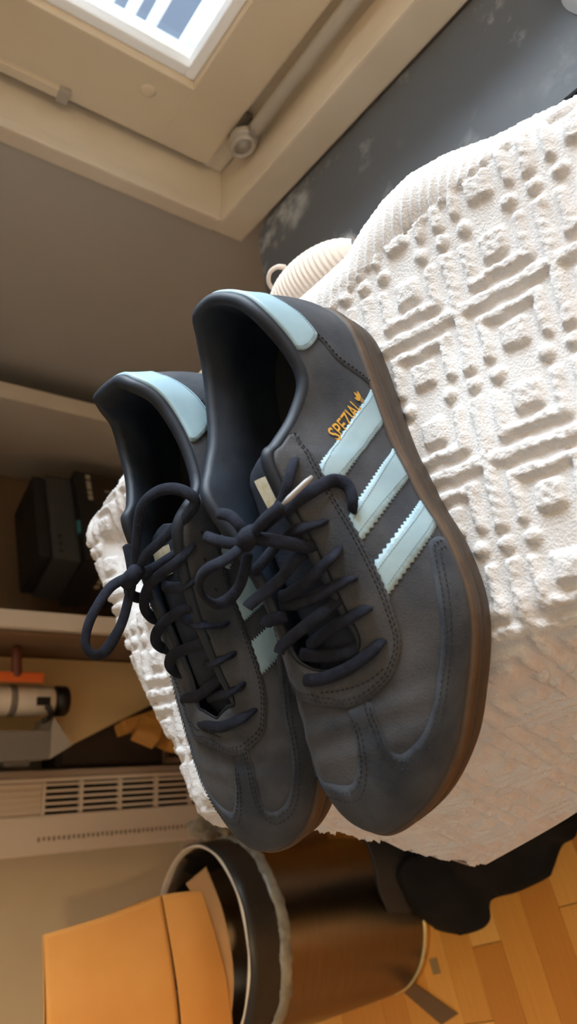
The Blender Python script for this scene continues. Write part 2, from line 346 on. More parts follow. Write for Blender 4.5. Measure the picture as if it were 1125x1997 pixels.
# ================================================================== THE SHOES
LACE_L={
 'bar':[(0.1962,0.0290,0.0534),(0.1982,0.0290,0.0567),(0.2008,0.0253,0.0581),(0.2053,0.0140,0.0608),(0.2073,0.0023,0.0629),(0.2075,-0.0056,0.0651),(0.2061,-0.0118,0.0639)],
 'cross1':[(0.1965,0.0200,0.0552),(0.1985,0.0144,0.0597),(0.1983,0.0052,0.0615),(0.1964,-0.0042,0.0637),(0.1941,-0.0115,0.0645)],
 'cross2':[(0.1814,0.0295,0.0593),(0.1827,0.0294,0.0632),(0.1845,0.0230,0.0651),(0.1871,0.0089,0.0647),(0.1918,-0.0070,0.0632)],
 'cross3':[(0.1742,0.0213,0.0660),(0.1794,0.0133,0.0708),(0.1842,0.0008,0.0727),(0.1875,-0.0099,0.0724),(0.1901,-0.0132,0.0745),(0.1929,-0.0149,0.0749)],
 'cross4':[(0.1680,0.0284,0.0644),(0.1688,0.0287,0.0686),(0.1706,0.0218,0.0721),(0.1722,0.0099,0.0723),(0.1724,-0.0013,0.0729),(0.1700,-0.0106,0.0732)],
 'cross5':[(0.1761,-0.0085,0.0718),(0.1767,-0.0127,0.0748),(0.1773,-0.0161,0.0777),(0.1794,-0.0175,0.0782)],
 'cross6':[(0.1537,0.0270,0.0691),(0.1571,0.0283,0.0735),(0.1604,0.0246,0.0765),(0.1658,0.0091,0.0756),(0.1675,-0.0034,0.0748),(0.1671,-0.0091,0.0740)],
 'cross7':[(0.1517,0.0155,0.0763),(0.1555,0.0107,0.0807),(0.1612,-0.0000,0.0816),(0.1665,-0.0079,0.0869),(0.1697,-0.0128,0.0902),(0.1712,-0.0143,0.0910)],
 'cross8':[(0.1406,0.0249,0.0727),(0.1422,0.0257,0.0770),(0.1430,0.0224,0.0828),(0.1426,0.0120,0.0823),(0.1466,-0.0034,0.0802),(0.1518,-0.0119,0.0819),(0.1533,-0.0201,0.0798)],
 'cross9':[(0.1100,0.0212,0.0810),(0.1148,0.0226,0.0848),(0.1226,0.0205,0.0875),(0.1288,0.0138,0.0865),(0.1356,0.0040,0.0880),(0.1399,-0.0029,0.0907)],
 'loopA':[(0.1405,-0.0050,0.0915),(0.1443,0.0058,0.0914),(0.1478,0.0134,0.0885),(0.1508,0.0195,0.0788),(0.1465,0.0213,0.0644),(0.1391,0.0245,0.0558),(0.1351,0.0361,0.0634),(0.1264,0.0356,0.0635),(0.1222,0.0318,0.0672),(0.1245,0.0296,0.0741),(0.1302,0.0230,0.0836),(0.1343,0.0125,0.0891),(0.1388,-0.0021,0.0895)],
 'loopB':[(0.1422,-0.0060,0.0919),(0.1492,-0.0109,0.1022),(0.1516,-0.0219,0.1058),(0.1541,-0.0335,0.1015),(0.1586,-0.0404,0.0947),(0.1635,-0.0391,0.0887),(0.1628,-0.0315,0.0861),(0.1570,-0.0213,0.0860),(0.1451,-0.0101,0.0888)],
 'endA':[(0.1408,-0.0015,0.0939),(0.1365,0.0109,0.0954),(0.1323,0.0196,0.0918)],
 'aglet':[(0.1323,0.0196,0.0918),(0.1219,0.0313,0.0820)],
 'endB':[(0.1411,-0.0057,0.0920),(0.1419,-0.0096,0.0954),(0.1387,-0.0176,0.0984),(0.1330,-0.0279,0.0989)],
 'endC':[(0.1394,-0.0056,0.0926),(0.1334,-0.0065,0.0958),(0.1280,-0.0109,0.0964),(0.1237,-0.0198,0.0950)],
 'knot':[(0.1424,-0.0075,0.0932),(0.1414,-0.0030,0.0950),(0.1403,-0.0015,0.0941),(0.1386,-0.0028,0.0902)],
}
LACE_R={
 'bar':[(0.2113,0.0307,0.0553),(0.2123,0.0311,0.0590),(0.2148,0.0255,0.0623),(0.2174,0.0120,0.0631),(0.2164,-0.0016,0.0608),(0.2148,-0.0130,0.0558)],
 'cross1':[(0.1979,0.0294,0.0590),(0.1985,0.0302,0.0629),(0.1999,0.0243,0.0643),(0.2015,0.0099,0.0594),(0.2025,-0.0033,0.0556)],
 'cross2':[(0.2046,-0.0341,0.0469),(0.2021,-0.0303,0.0496),(0.2006,-0.0101,0.0574),(0.1958,0.0056,0.0605),(0.1909,0.0197,0.0650)],
 'cross3':[(0.1811,0.0291,0.0626),(0.1818,0.0299,0.0669),(0.1833,0.0254,0.0707),(0.1842,0.0077,0.0641)],
 'cross4':[(0.1647,0.0297,0.0656),(0.1655,0.0305,0.0703),(0.1642,0.0268,0.0775),(0.1611,0.0149,0.0755),(0.1568,0.0041,0.0728)],
 'far1':[(0.1873,-0.0226,0.0525),(0.1862,-0.0265,0.0560),(0.1815,-0.0254,0.0615),(0.1764,-0.0166,0.0659),(0.1740,-0.0030,0.0672),(0.1722,0.0144,0.0723),(0.1685,0.0238,0.0727)],
 'far2':[(0.1719,-0.0248,0.0585),(0.1711,-0.0288,0.0621),(0.1672,-0.0261,0.0687),(0.1620,-0.0179,0.0736),(0.1570,-0.0083,0.0736),(0.1541,0.0101,0.0792),(0.1535,0.0227,0.0809)],
 'far3':[(0.1552,-0.0217,0.0652),(0.1541,-0.0255,0.0687),(0.1490,-0.0222,0.0764),(0.1428,-0.0137,0.0826),(0.1371,-0.0043,0.0854),(0.1329,0.0117,0.0876),(0.1300,0.0298,0.0916),(0.1221,0.0354,0.0861)],
 'far4':[(0.1425,-0.0218,0.0735),(0.1414,-0.0260,0.0774),(0.1390,-0.0239,0.0843),(0.1350,-0.0150,0.0909)],
 'cross5':[(0.1394,0.0299,0.0802),(0.1416,0.0313,0.0852),(0.1428,0.0213,0.0846),(0.1414,0.0103,0.0826),(0.1387,0.0005,0.0802)],
 'loopA':[(0.1305,-0.0084,0.0917),(0.1252,-0.0052,0.0929),(0.1111,0.0040,0.0964),(0.0987,0.0138,0.0990),(0.0934,0.0240,0.0969),(0.0942,0.0357,0.0947),(0.0996,0.0456,0.0931),(0.1045,0.0464,0.0912),(0.1093,0.0387,0.0912),(0.1169,0.0221,0.0930),(0.1224,0.0051,0.0928),(0.1293,-0.0077,0.0914)],
 'loopB':[(0.1319,-0.0100,0.0927),(0.1328,-0.0102,0.0981),(0.1367,-0.0132,0.1050),(0.1456,-0.0188,0.1104),(0.1544,-0.0244,0.1131),(0.1637,-0.0277,0.1137),(0.1699,-0.0260,0.1108),(0.1693,-0.0233,0.1059),(0.1619,-0.0186,0.1010),(0.1521,-0.0144,0.0970),(0.1344,-0.0102,0.0923)],
 'endA':[(0.1309,-0.0093,0.0924),(0.1217,-0.0099,0.0924),(0.1135,-0.0109,0.0926)],
 'endB':[(0.1317,-0.0082,0.0913),(0.1291,0.0015,0.0863),(0.1223,0.0122,0.0761),(0.1175,0.0164,0.0683)],
 'knot':[(0.1286,-0.0066,0.0907),(0.1312,-0.0043,0.0948),(0.1328,-0.0060,0.0958),(0.1343,-0.0123,0.0941)],
}
SPOKES_L=[
 (0.0050,-0.0050,0.0275,0.0065,-0.0080,0.0880),
 (0.0105,0.0140,0.0272,0.0165,0.0100,0.0868),
 (0.0260,0.0265,0.0270,0.0306,0.0207,0.0835),
 (0.0450,0.0310,0.0268,0.0509,0.0270,0.0730),
 (0.0660,0.0335,0.0265,0.0680,0.0272,0.0670),
 (0.0850,0.0358,0.0260,0.0850,0.0225,0.0720),
 (0.1020,0.0385,0.0255,0.1007,0.0185,0.0835),
 (0.1150,0.0420,0.0250,0.1085,0.0167,0.0893),
 (0.1320,0.0463,0.0240,0.1300,0.0180,0.0830),
 (0.1550,0.0540,0.0225,0.1550,0.0210,0.0745),
 (0.1800,0.0575,0.0220,0.1780,0.0217,0.0655),
 (0.2000,0.0550,0.0220,0.1930,0.0215,0.0585),
 (0.2220,0.0475,0.0232,0.2005,0.0165,0.0572),
 (0.2450,0.0372,0.0245,0.2035,0.0100,0.0585),
 (0.2650,0.0205,0.0270,0.2047,0.0040,0.0595),
 (0.2775,0.0000,0.0290,0.2045,-0.0010,0.0605),
 (0.2790,-0.0140,0.0298,0.2030,-0.0055,0.0622),
 (0.2720,-0.0280,0.0290,0.2005,-0.0095,0.0640),
 (0.2570,-0.0380,0.0265,0.1970,-0.0130,0.0655),
 (0.2350,-0.0432,0.0245,0.1920,-0.0155,0.0668),
 (0.2100,-0.0447,0.0230,0.1800,-0.0170,0.0710),
 (0.1800,-0.0420,0.0225,0.1600,-0.0195,0.0775),
 (0.1500,-0.0380,0.0235,0.1380,-0.0245,0.0855),
 (0.1200,-0.0350,0.0250,0.1141,-0.0315,0.0933),
 (0.1000,-0.0335,0.0255,0.0970,-0.0360,0.0865),
 (0.0800,-0.0335,0.0260,0.0780,-0.0368,0.0795),
 (0.0580,-0.0340,0.0265,0.0550,-0.0372,0.0768),
 (0.0350,-0.0325,0.0270,0.0348,-0.0355,0.0775),
 (0.0180,-0.0260,0.0272,0.0213,-0.0310,0.0820),
 (0.0080,-0.0160,0.0275,0.0105,-0.0225,0.0890),
]
SPOKES_R=[
 (0.0142,-0.0051,0.0283,0.0191,0.0002,0.0931),
 (0.0198,0.0144,0.0280,0.0240,0.0189,0.0953),
 (0.0340,0.0273,0.0278,0.0303,0.0248,0.0896),
 (0.0500,0.0319,0.0276,0.0393,0.0276,0.0804),
 (0.0680,0.0345,0.0273,0.0531,0.0284,0.0768),
 (0.0876,0.0369,0.0268,0.0741,0.0224,0.0785),
 (0.1051,0.0397,0.0263,0.0916,0.0153,0.0853),
 (0.1185,0.0433,0.0258,0.1004,0.0140,0.0910),
 (0.1361,0.0477,0.0248,0.1212,0.0153,0.0841),
 (0.1598,0.0557,0.0233,0.1432,0.0177,0.0747),
 (0.1857,0.0594,0.0229,0.1688,0.0170,0.0631),
 (0.2064,0.0569,0.0231,0.1899,0.0165,0.0550),
 (0.2294,0.0494,0.0246,0.2053,0.0126,0.0551),
 (0.2535,0.0390,0.0264,0.2081,0.0077,0.0579),
 (0.2749,0.0224,0.0298,0.2088,0.0027,0.0600),
 (0.2868,0.0029,0.0331,0.2115,-0.0032,0.0604),
 (0.2864,-0.0134,0.0314,0.2131,-0.0090,0.0612),
 (0.2786,-0.0279,0.0302,0.2108,-0.0139,0.0623),
 (0.2649,-0.0378,0.0283,0.2082,-0.0191,0.0624),
 (0.2445,-0.0443,0.0258,0.2051,-0.0242,0.0613),
 (0.2181,-0.0460,0.0240,0.1861,-0.0235,0.0678),
 (0.1865,-0.0432,0.0234,0.1596,-0.0240,0.0767),
 (0.1552,-0.0391,0.0243,0.1388,-0.0287,0.0848),
 (0.1240,-0.0360,0.0258,0.1155,-0.0360,0.0921),
 (0.1032,-0.0345,0.0263,0.0988,-0.0415,0.0837),
 (0.0826,-0.0345,0.0268,0.0865,-0.0386,0.0777),
 (0.0598,-0.0350,0.0273,0.0684,-0.0343,0.0775),
 (0.0406,-0.0335,0.0278,0.0506,-0.0288,0.0807),
 (0.0267,-0.0268,0.0280,0.0362,-0.0231,0.0866),
 (0.0173,-0.0165,0.0283,0.0266,-0.0138,0.0933),
]
STRIPES_OUTER=[
 ( [(7.233, 0.647), (6.787, 0.571), (6.056, 0.519), (5.594, 0.461), (5.19, 0.387), (4.776, 0.274), (4.303, 0.09), (4.11, 0.015)] , [(7.554, 0.555), (7.297, 0.484), (6.972, 0.414), (6.48, 0.345), (5.978, 0.27), (5.592, 0.178), (5.173, 0.035), (5.116, 0.015)] ),
 ( [(8.351, 0.608), (8.15, 0.529), (7.919, 0.45), (7.651, 0.369), (7.323, 0.283), (6.892, 0.185), (6.232, 0.046), (6.086, 0.015)] , [(8.851, 0.628), (8.676, 0.545), (8.488, 0.46), (8.276, 0.37), (8.02, 0.27), (7.69, 0.153), (7.3, 0.015)] ),
 ( [(9.337, 0.616), (9.174, 0.539), (9.003, 0.462), (8.82, 0.379), (8.622, 0.285), (8.386, 0.168), (8.078, 0.015)] , [(9.863, 0.593), (9.68, 0.517), (9.504, 0.441), (9.327, 0.362), (9.14, 0.274), (8.926, 0.168), (8.622, 0.015)] ),
]
STRIPES_INNER_R=[
 ( [(21.855, 0.584), (21.953, 0.539), (22.047, 0.494), (22.136, 0.447), (22.222, 0.399), (22.304, 0.349), (22.384, 0.298), (22.823, 0.015)] , [(21.359, 0.53), (21.472, 0.485), (21.581, 0.44), (21.686, 0.394), (21.786, 0.346), (21.881, 0.296), (21.971, 0.245), (22.377, 0.015)] ),
 ( [(20.855, 0.532), (20.992, 0.477), (21.128, 0.422), (21.261, 0.365), (21.387, 0.307), (21.507, 0.245), (21.618, 0.179), (21.894, 0.015)] , [(20.387, 0.505), (20.541, 0.444), (20.688, 0.383), (20.831, 0.322), (20.969, 0.259), (21.1, 0.191), (21.22, 0.118), (21.389, 0.015)] ),
]
NSP = 30
def cr(A, s):
    n = len(A); s = np.asarray(s, float) % n; i = np.floor(s).astype(int); u = (s-i)[..., None]
    p0, p1, p2, p3 = A[(i-1)%n], A[i%n], A[(i+1)%n], A[(i+2)%n]
    return .5*((2*p1)+(-p0+p2)*u+(2*p0-5*p1+4*p2-p3)*u*u+(-p0+3*p1-3*p2+p3)*u**3)
class Last:
    """upper of a shoe as a sheet between the sole edge (t=0) and the edge of the opening (t=1); s runs round the shoe"""
    def __init__(self, spokes, mirror):
        A = np.array(spokes); self.F = A[:, :3]; self.O = A[:, 3:]; self.mir = mirror
    def nrm2(self, A, s):
        d = cr(A, s+.25)-cr(A, s-.25); n = np.stack([-d[..., 1], d[..., 0], 0*d[..., 0]], -1)
        return n/np.linalg.norm(n, axis=-1, keepdims=True)
    def raw(self, s, t):
        s = np.asarray(s, float); t = np.asarray(t, float)[..., None]
        F = cr(self.F, s); O = cr(self.O, s); n = self.nrm2(self.F, s)
        D = O-F; H = D.copy(); H[..., 2] = 0; h = D[..., 2:3]
        inw = -(H*n).sum(-1, keepdims=True); up = np.array([0, 0, 1.]); k = np.clip(inw/.05, 0, 1)
        P1 = F+n*(.0045-.002*k)+up*(h*.42)*(1-k)+up*k*.0185
        P2 = O-H*(.30*k)+n*.002*(1-k)-up*(h*.33*(1-k)+.0035*k)
        u = 1-t
        return u**3*F+3*u*u*t*P1+3*u*t*t*P2+t**3*O
    def normal(self, s, t):
        e = .03; t = np.clip(np.asarray(t, float), .01, .985)
        a = self.raw(s+e, t)-self.raw(s-e, t); b = self.raw(s, t+.012)-self.raw(s, t-.012)
        n = np.cross(a, b); n /= np.linalg.norm(n, axis=-1, keepdims=True)+1e-12
        ref = self.nrm2(self.F, s)*.6+np.array([0, 0, .8]); sg = np.sign((n*ref).sum(-1, keepdims=True)); return n*np.where(sg == 0, 1, sg)
    def at(self, s, t, off=0.0):
        s = np.asarray(s, float); t = np.asarray(t, float); P = self.raw(s, t)
        # flex creases over the vamp
        cre = .0006*np.sin(P[..., 0]*420+P[..., 1]*60)*np.exp(-((P[..., 0]-.232)/.018)**2)*np.clip(t*2.2-.3, 0, 1)
        n = self.normal(s, t); P = P+n*(np.asarray(off)[..., None] if np.ndim(off) else off)+n*cre[..., None]
        if self.mir: P = P*np.array([1, -1, 1.])
        return P
    def fix(self, P): return P*np.array([1, -1, 1.]) if self.mir else P
MS, MT = .0185, .052       # rough metres per unit of s and t, for even meshing
def densify(poly, step=.0012, closed=True):
    out = []; n = len(poly)
    for i in range(n if closed else n-1):
        a = np.array(poly[i]); b = np.array(poly[(i+1) % n]); L = np.linalg.norm((b-a)*[MS, MT]); k = max(1, int(L/step))
        for j in range(k): out.append(a+(b-a)*j/k)
    if not closed: out.append(np.array(poly[-1]))
    return np.array(out)
def smooth_st(P, n=8, closed=False): return catmull([(p[0], p[1], 0) for p in P], n, closed)[:, :2]
def patch(last, poly, off, m, name, parent, step=.0022, edge=.0004, label=None, drop=.0008):
    poly = np.asarray(poly, float); B = densify(poly, step*.7); sc = np.array([MS, MT])
    Q = B*sc; lo = Q.min(0); hi = Q.max(0)
    gx, gy = np.meshgrid(np.arange(lo[0]+step, hi[0], step), np.arange(lo[1]+step, hi[1], step)); G = np.c_[gx.ravel(), gy.ravel()]
    # inside test and clearance from the rim
    ins = np.zeros(len(G), bool); x, y = G[:, 0], G[:, 1]; j = len(Q)-1
    for i in range(len(Q)):
        xi, yi = Q[i]; xj, yj = Q[j]
        if yi != yj: ins ^= ((yi > y) != (yj > y)) & (x < (xj-xi)*(y-yi)/(yj-yi)+xi)
        j = i
    G = G[ins]
    if len(G):
        d = np.min(np.linalg.norm(G[:, None]-Q[None], axis=2), axis=1); G = G[d > step*.45]
    pts = [Vector(p) for p in np.r_[Q, G]] ; nb = len(Q)
    ov, oe, of, *_ = geometry.delaunay_2d_cdt(pts, [], [list(range(nb))], 1, 1e-7)
    ST = np.array([(v.x/MS, v.y/MT) for v in ov]); T = np.clip(ST[:, 1], 0, 1)
    top = last.at(ST[:, 0], T, off); F = [tuple(f) for f in of]
    # orient outwards
    N = last.normal(ST[:, 0], T)*(np.array([1, -1, 1.]) if last.mir else 1)
    f0 = np.array([f[:3] for f in F]); fn = np.cross(top[f0[:, 1]]-top[f0[:, 0]], top[f0[:, 2]]-top[f0[:, 0]])
    if ((fn*N[f0[:, 0]]).sum(1)).sum() < 0: F = [f[::-1] for f in F]
    ec = {}
    for f in F:
        for a, b in zip(f, f[1:]+f[:1]): ec[(a, b)] = 1
    bd = [(a, b) for (a, b) in ec if (b, a) not in ec]
    low = last.at(ST[:, 0], T, -drop); k = len(top); V = list(top); idx = {}
    for a, b in bd:
        for q in (a, b):
            if q not in idx: idx[q] = len(V); V.append(low[q])
    # rounded shoulder: pull the rim down a touch
    rim = set(q for e in bd for q in e); rl = last.at(ST[:, 0], T, off-edge)
    for q in rim: V[q] = rl[q]
    F += [(b, a, idx[a], idx[b]) for a, b in bd]
    o = mesh_obj(name, V, F, m, parent)
    if label: o['label'] = label
    return o
def zig(a, b, amp=.0008, period=.0019, side=1):
    a = np.array(a, float); b = np.array(b, float); d = (b-a)*[MS, MT]; L = np.linalg.norm(d); n = max(2, int(L/period)); nn = np.array([-d[1], d[0]])/L
    out = []
    for i in range(n):
        out.append(a+(b-a)*i/n); out.append(a+(b-a)*(i+.5)/n+side*nn*amp/[MS, MT])
    return out
def stitches(last, curves, parent, ln=.0019, gap=.0012, w=.00035, m=THREAD, hgt=.0005):
    V = []; F = []
    for c, of in curves:
        P = last.at(c[:, 0], np.clip(c[:, 1], 0, 1), of); N = last.normal(c[:, 0], np.clip(c[:, 1], 0, 1))*(np.array([1, -1, 1.]) if last.mir else 1)
        seg = np.linalg.norm(np.diff(P, axis=0), axis=1); cum = np.r_[0, np.cumsum(seg)]; x = 0
        while x+ln < cum[-1]:
            A = np.array([np.interp(x, cum, P[:, k]) for k in range(3)]); B = np.array([np.interp(x+ln, cum, P[:, k]) for k in range(3)]); n = np.array([np.interp(x, cum, N[:, k]) for k in range(3)])
            d = B-A; s = np.cross(n, d); s = s/(np.linalg.norm(s)+1e-12)*w; k = len(V); n = n*hgt
            V += [A+s, A-s, B-s, B+s, (A*.8+B*.2)+n, (A*.2+B*.8)+n]
            F += [(k, k+4, k+5, k+3), (k+1, k+2, k+5, k+4), (k, k+1, k+4), (k+3, k+5, k+2)]
            x += ln+gap
    o = mesh_obj('stitching', V, F, m, parent, False); o['kind'] = 'stuff'; return o

def build_shoe(name, spokes, mirror, pos, rot, laces, label):
    L = Last(spokes, mirror); root = empty(name, (pos[0], pos[1], pos[2]+Z0), rot)
    tag(root, label, 'shoe', 'pair of dark grey suede shoes'); flip = mirror
    def grid(nm, P, m, par, closed=True, rev=False):
        ns, nt = P.shape[:2]; V = P.reshape(-1, 3); F = []
        for i in range(ns if closed else ns-1):
            i2 = (i+1) % ns
            for j in range(nt-1):
                q = (i*nt+j, i2*nt+j, i2*nt+j+1, i*nt+j+1); F.append(q[::-1] if (flip != rev) else q)
        return mesh_obj(nm, V, F, m, par)
    # ---- upper
    ns, nt = 420, 44; S, T = np.meshgrid(np.linspace(0, NSP, ns, endpoint=False), np.linspace(0, 1, nt), indexing='ij')
    grid('upper', L.at(S, T, 0.0), SUEDE, root)
    # ---- sole: bottom, side wall with groove, top lip
    s = np.linspace(0, NSP, 360, endpoint=False); F = cr(L.F, s); n = L.nrm2(L.F, s); zt = F[:, 2]
    zb = np.clip((F[:, 0]-.20)/.08, 0, 2)**2*.0075
    prof = [(-.0035, 0.0), (-.0012, .06), (.0004, .22), (.0012, .42), (.0014, .54), (.0004, .565), (.0004, .59), (.0016, .62), (.0022, .80), (.0022, .965), (.0016, 1.03), (.0004, 1.05), (-.0022, 1.045), (-.004, .98)]
    P = np.stack([F*[1, 1, 0]+n*o+np.stack([0*zt, 0*zt, zb+(zt-zb)*h], -1) for o, h in prof], 1)
    so = grid('sole', L.fix(P), GUM, root)
    lip = [(.0023, .83), (.00275, .86), (.00285, .955), (.0022, 1.01), (.0010, 1.04)]
    P2 = np.stack([F*[1, 1, 0]+n*o+np.stack([0*zt, 0*zt, zb+(zt-zb)*h], -1) for o, h in lip], 1); grid('foxing_strip', L.fix(P2), GUMLIP, so)
    # outsole sheet
    B = P[:, 0]; h = 180; V = []; Fc = []
    for a in range(h+1):
        p, q = B[a % 360], B[(360-a) % 360]; V += [p, q]
    for a in range(h): Fc.append((2*a, 2*a+1, 2*a+3, 2*a+2))
    mesh_obj('outsole', L.fix(np.array(V)), Fc, GUM, so)
    # wall stitches in the sole groove
    c = F*[1, 1, 0]+n*.0014+np.stack([0*zt, 0*zt, zb+(zt-zb)*.58], -1)
    # ---- lining: padded collar rolling in, then down to the insole
    s = np.linspace(0, NSP, 300, endpoint=False); O = cr(L.O, s); F = cr(L.F, s); nO = L.nrm2(L.O, s); nF = L.nrm2(L.F, s)
    front = np.exp(-((s-15)/5.2)**4)                      # 1 in the throat
    pad = .0075*(1-front)+.0010*front
    rings = []
    for a in np.linspace(-.35*math.pi, math.pi, 9):
        r = pad*.5; cc = O-nO*r[:, None]; rings.append(cc+nO*(r*math.cos(a))[:, None]+np.array([0, 0, 1.])*((.0028*(1-front)+.0007*front+r*.15)*math.sin(a))[:, None])
    In = F*[1, 1, 0]-nF*.008+np.array([0, 0, .034]); last_r = rings[-1]
    for q in np.linspace(.12, 1, 9):
        bul = math.sin(math.pi*min(1, q*1.6))*.003 if q < .62 else 0
        P_ = last_r*(1-q)+In*q; P_[:, 2] = last_r[:, 2]*(1-q)+In[:, 2]*q; rings.append(P_-nO*(bul*(1-front))[:, None])
    grid('collar_lining', L.fix(np.stack(rings, 1)), LINING, root, rev=False)
    V = []; Fc = []
    for a in range(151): V += [In[a % 300], In[(300-a) % 300]]
    for a in range(150): Fc.append((2*a, 2*a+2, 2*a+3, 2*a+1))
    mesh_obj('insole', L.fix(np.array(V)), Fc, INSOLE, root)
    # ---- tongue
    ksh = L.O[15, 0]-.2045
    cl = np.array([(.208, -.001, .0545), (.19, .003, .060), (.165, .003, .0675), (.14, .003, .0745), (.12, .003, .0785), (.107, .003, .0805), (.098, .003, .0800)])
    cl[:, 0] += ksh
    if name == 'right_shoe': cl[:, 1] -= .006; cl[:, 2] -= .003
    C = catmull(cl, 8); hw = np.interp(np.linspace(0, 1, len(C)), [0, .15, .5, .8, .9, .97, 1], [.012, .017, .0195, .0205, .0185, .012, .004])
    V = []; nv = 13
    for layer in (0, 1):
        for i, p in enumerate(C):
            for j in range(nv):
                u = -1+2*j/(nv-1); V.append(p+[0, u*hw[i], -(abs(u)**2.2)*.006-layer*.0045*(1-abs(u)**4)])
    k = len(C)*nv; Fc = []
    for i in range(len(C)-1):
        for j in range(nv-1):
            a = i*nv+j; Fc.append((a, a+1, a+nv+1, a+nv)); Fc.append((k+a, k+a+nv, k+a+nv+1, k+a+1))
        Fc.append((i*nv, (i+1)*nv, k+(i+1)*nv, k+i*nv)); Fc.append((i*nv+nv-1, k+i*nv+nv-1, k+(i+1)*nv+nv-1, (i+1)*nv+nv-1))
    e = (len(C)-1)*nv
    for j in range(nv-1): Fc.append((e+j, e+j+1, k+e+j+1, k+e+j))
    if flip: Fc = [f[::-1] for f in Fc]
    tg = mesh_obj('tongue', L.fix(np.array(V)), [f[::-1] for f in Fc], TONGUE, root)
    # woven label on the tongue
    lv = []; tv = [(.1095, -.0085), (.1115, .0085), (.1275, .0075), (.1255, -.0035)]
    for i in range(5):
        for j in range(5):
            u, w = i/4, j/4; a = np.array(tv[0])*(1-u)+np.array(tv[1])*u; b = np.array(tv[3])*(1-u)+np.array(tv[2])*u; q = a*(1-w)+b*w
            x = q[0]+ksh; cz = np.interp(-x, -C[:, 0], C[:, 2]); uu = (q[1]-.003)/.0205; lv.append((x, q[1], cz-abs(uu)**2.2*.006+.0009))
    lf = [(i*5+j, i*5+j+1, (i+1)*5+j+1, (i+1)*5+j) for i in range(4) for j in range(4)]
    lb = mesh_obj('tongue_label', L.fix(np.array(lv)), lf if not flip else [f[::-1] for f in lf], CREAMLABEL, tg); lb['label'] = 'cream woven label on the tongue'
    # ---- overlays, described on the lateral half (s) and mirrored to the medial half (30 - s)
    mir = lambda poly: [(30-a, b) for a, b in poly]
    eye_edge = [(5.72,.985),(5.75,.86),(6.6,.70),(7.25,.655),(7.85,.64),(8.6,.625),(9.1,.62),(9.86,.61),(10.45,.615),(11.1,.615),(11.66,.62),(12.32,.64),(13.05,.69),(13.98,.745),(15.0,.79)]
    if mirror: med_edge = [(15.0,.79),(16.0,.765),(17.0,.72),(18.17,.655),(19.19,.60),(19.89,.53),(20.38,.52),(21.0,.54),(21.7,.58),(22.4,.62),(23.2,.66),(24.0,.80),(24.3,.985)]
    else: med_edge = [(15.0,.795),(15.8,.80),(16.62,.80),(17.5,.775),(18.3,.72),(19.0,.65)]+[(30-a, b) for a, b in eye_edge[:10][::-1]]
    if mirror: eye_edge[-2] = (13.98, .765)
    ee = np.r_[smooth_st(eye_edge, 5), smooth_st(med_edge, 5)[1:]]
    # zig-zag the outer edge of the lace stay
    dz = densify(ee, .0011, closed=False); tt = np.arange(len(dz)); dz = dz+np.c_[0*tt, np.where(tt % 2, .012, 0)]
    inner = [(a, .992) for a in np.linspace(ee[-1, 0], ee[0, 0], 90)]
    patch(L, np.r_[dz, inner[1:-1]], .0016, SUEDE, 'lace_stay', root, label='suede lace stay round the throat')
    lens = smooth_st([(12.1,.715),(12.9,.78),(13.7,.845),(15,.88),(16.2,.87)], 6)
    # toe guard with T-shaped tongue: border runs round both vamp windows
    Wl = [(8.95,.10),(9.05,.20),(9.3,.245),(9.96,.29),(10.8,.318),(11.9,.32),(12.5,.32),(13.1,.34),(13.66,.395),(13.82,.44),(13.8,.50),(13.66,.58),(13.35,.68)]
    Wm = [(14.45,.73),(14.65,.62),(15.0,.52),(15.55,.455),(16.1,.44),(16.7,.42),(17.4,.36),(18.2,.325),(19.2,.32),(20.2,.31),(20.9,.28),(21.3,.2),(21.4,.10)]
    if mirror:
        Wm = [(17.73,.69),(17.4,.60),(17.0,.50),(16.81,.44),(16.98,.36),(17.78,.30),(18.58,.335),(19.22,.385),(19.82,.40),(20.72,.34),(21.2,.27),(21.5,.19),(21.6,.10)]
        Wl = [(8.95,.10),(9.05,.20),(9.3,.245),(9.96,.29),(10.8,.318),(11.9,.32),(12.8,.33),(13.6,.37),(14.4,.41),(15.0,.44),(15.31,.49),(15.7,.58),(16.3,.73)]
    toe = list(smooth_st(Wl, 5))+[(Wl[-1][0]+.1, .745)]+[(Wm[0][0]-.05, .765)]+list(smooth_st(Wm, 5))+[(Wm[-1][0], .005)]+[(a, .005) for a in np.linspace(Wm[-1][0], Wl[0][0], 60)[1:]]
    patch(L, toe, .0010, SUEDE2, 'toe_guard', root, label='charcoal suede toe guard with a T-shaped strip')
    # heel counter and pale blue heel tab
    ct = [(2.55,.70),(2.85,.575),(3.2,.52),(3.48,.45),(3.75,.27),(3.93,.07),(3.95,.004)]
    cs = smooth_st(ct, 4); base = [(a, .004) for a in np.linspace(3.95, -3.95, 60)]
    patch(L, list(cs)+base[1:]+list(np.c_[-cs[::-1, 0], cs[::-1, 1]])[1:]+[(a, .70) for a in np.linspace(-2.55, 2.55, 40)][1:-1], .0008, SUEDE, 'heel_counter', root)
    tb = [(3.12,.985),(3.10,.87),(2.95,.72),(2.76,.60),(2.6,.575),(2.09,.60),(1.51,.655),(.8,.66),(0,.665)]
    if mirror: tb = [(3.9,.985),(3.88,.9),(3.6,.7),(3.4,.60),(3.2,.58),(2.6,.60),(1.8,.64),(.9,.655),(0,.66)]
    ts = smooth_st(tb, 4); tm = np.c_[-ts[::-1, 0], ts[::-1, 1]][1:]
    tab = patch(L, list(ts)+list(tm)+[(a, .985) for a in np.linspace(tm[-1, 0], ts[0, 0], 50)][1:-1], .0016, SKYBLUE, 'heel_tab', root, label='pale blue leather heel tab')
    # three stripes each side
    lat = STRIPES_OUTER
    mirq = lambda q: tuple([(30-x, y) for x, y in e] for e in q)
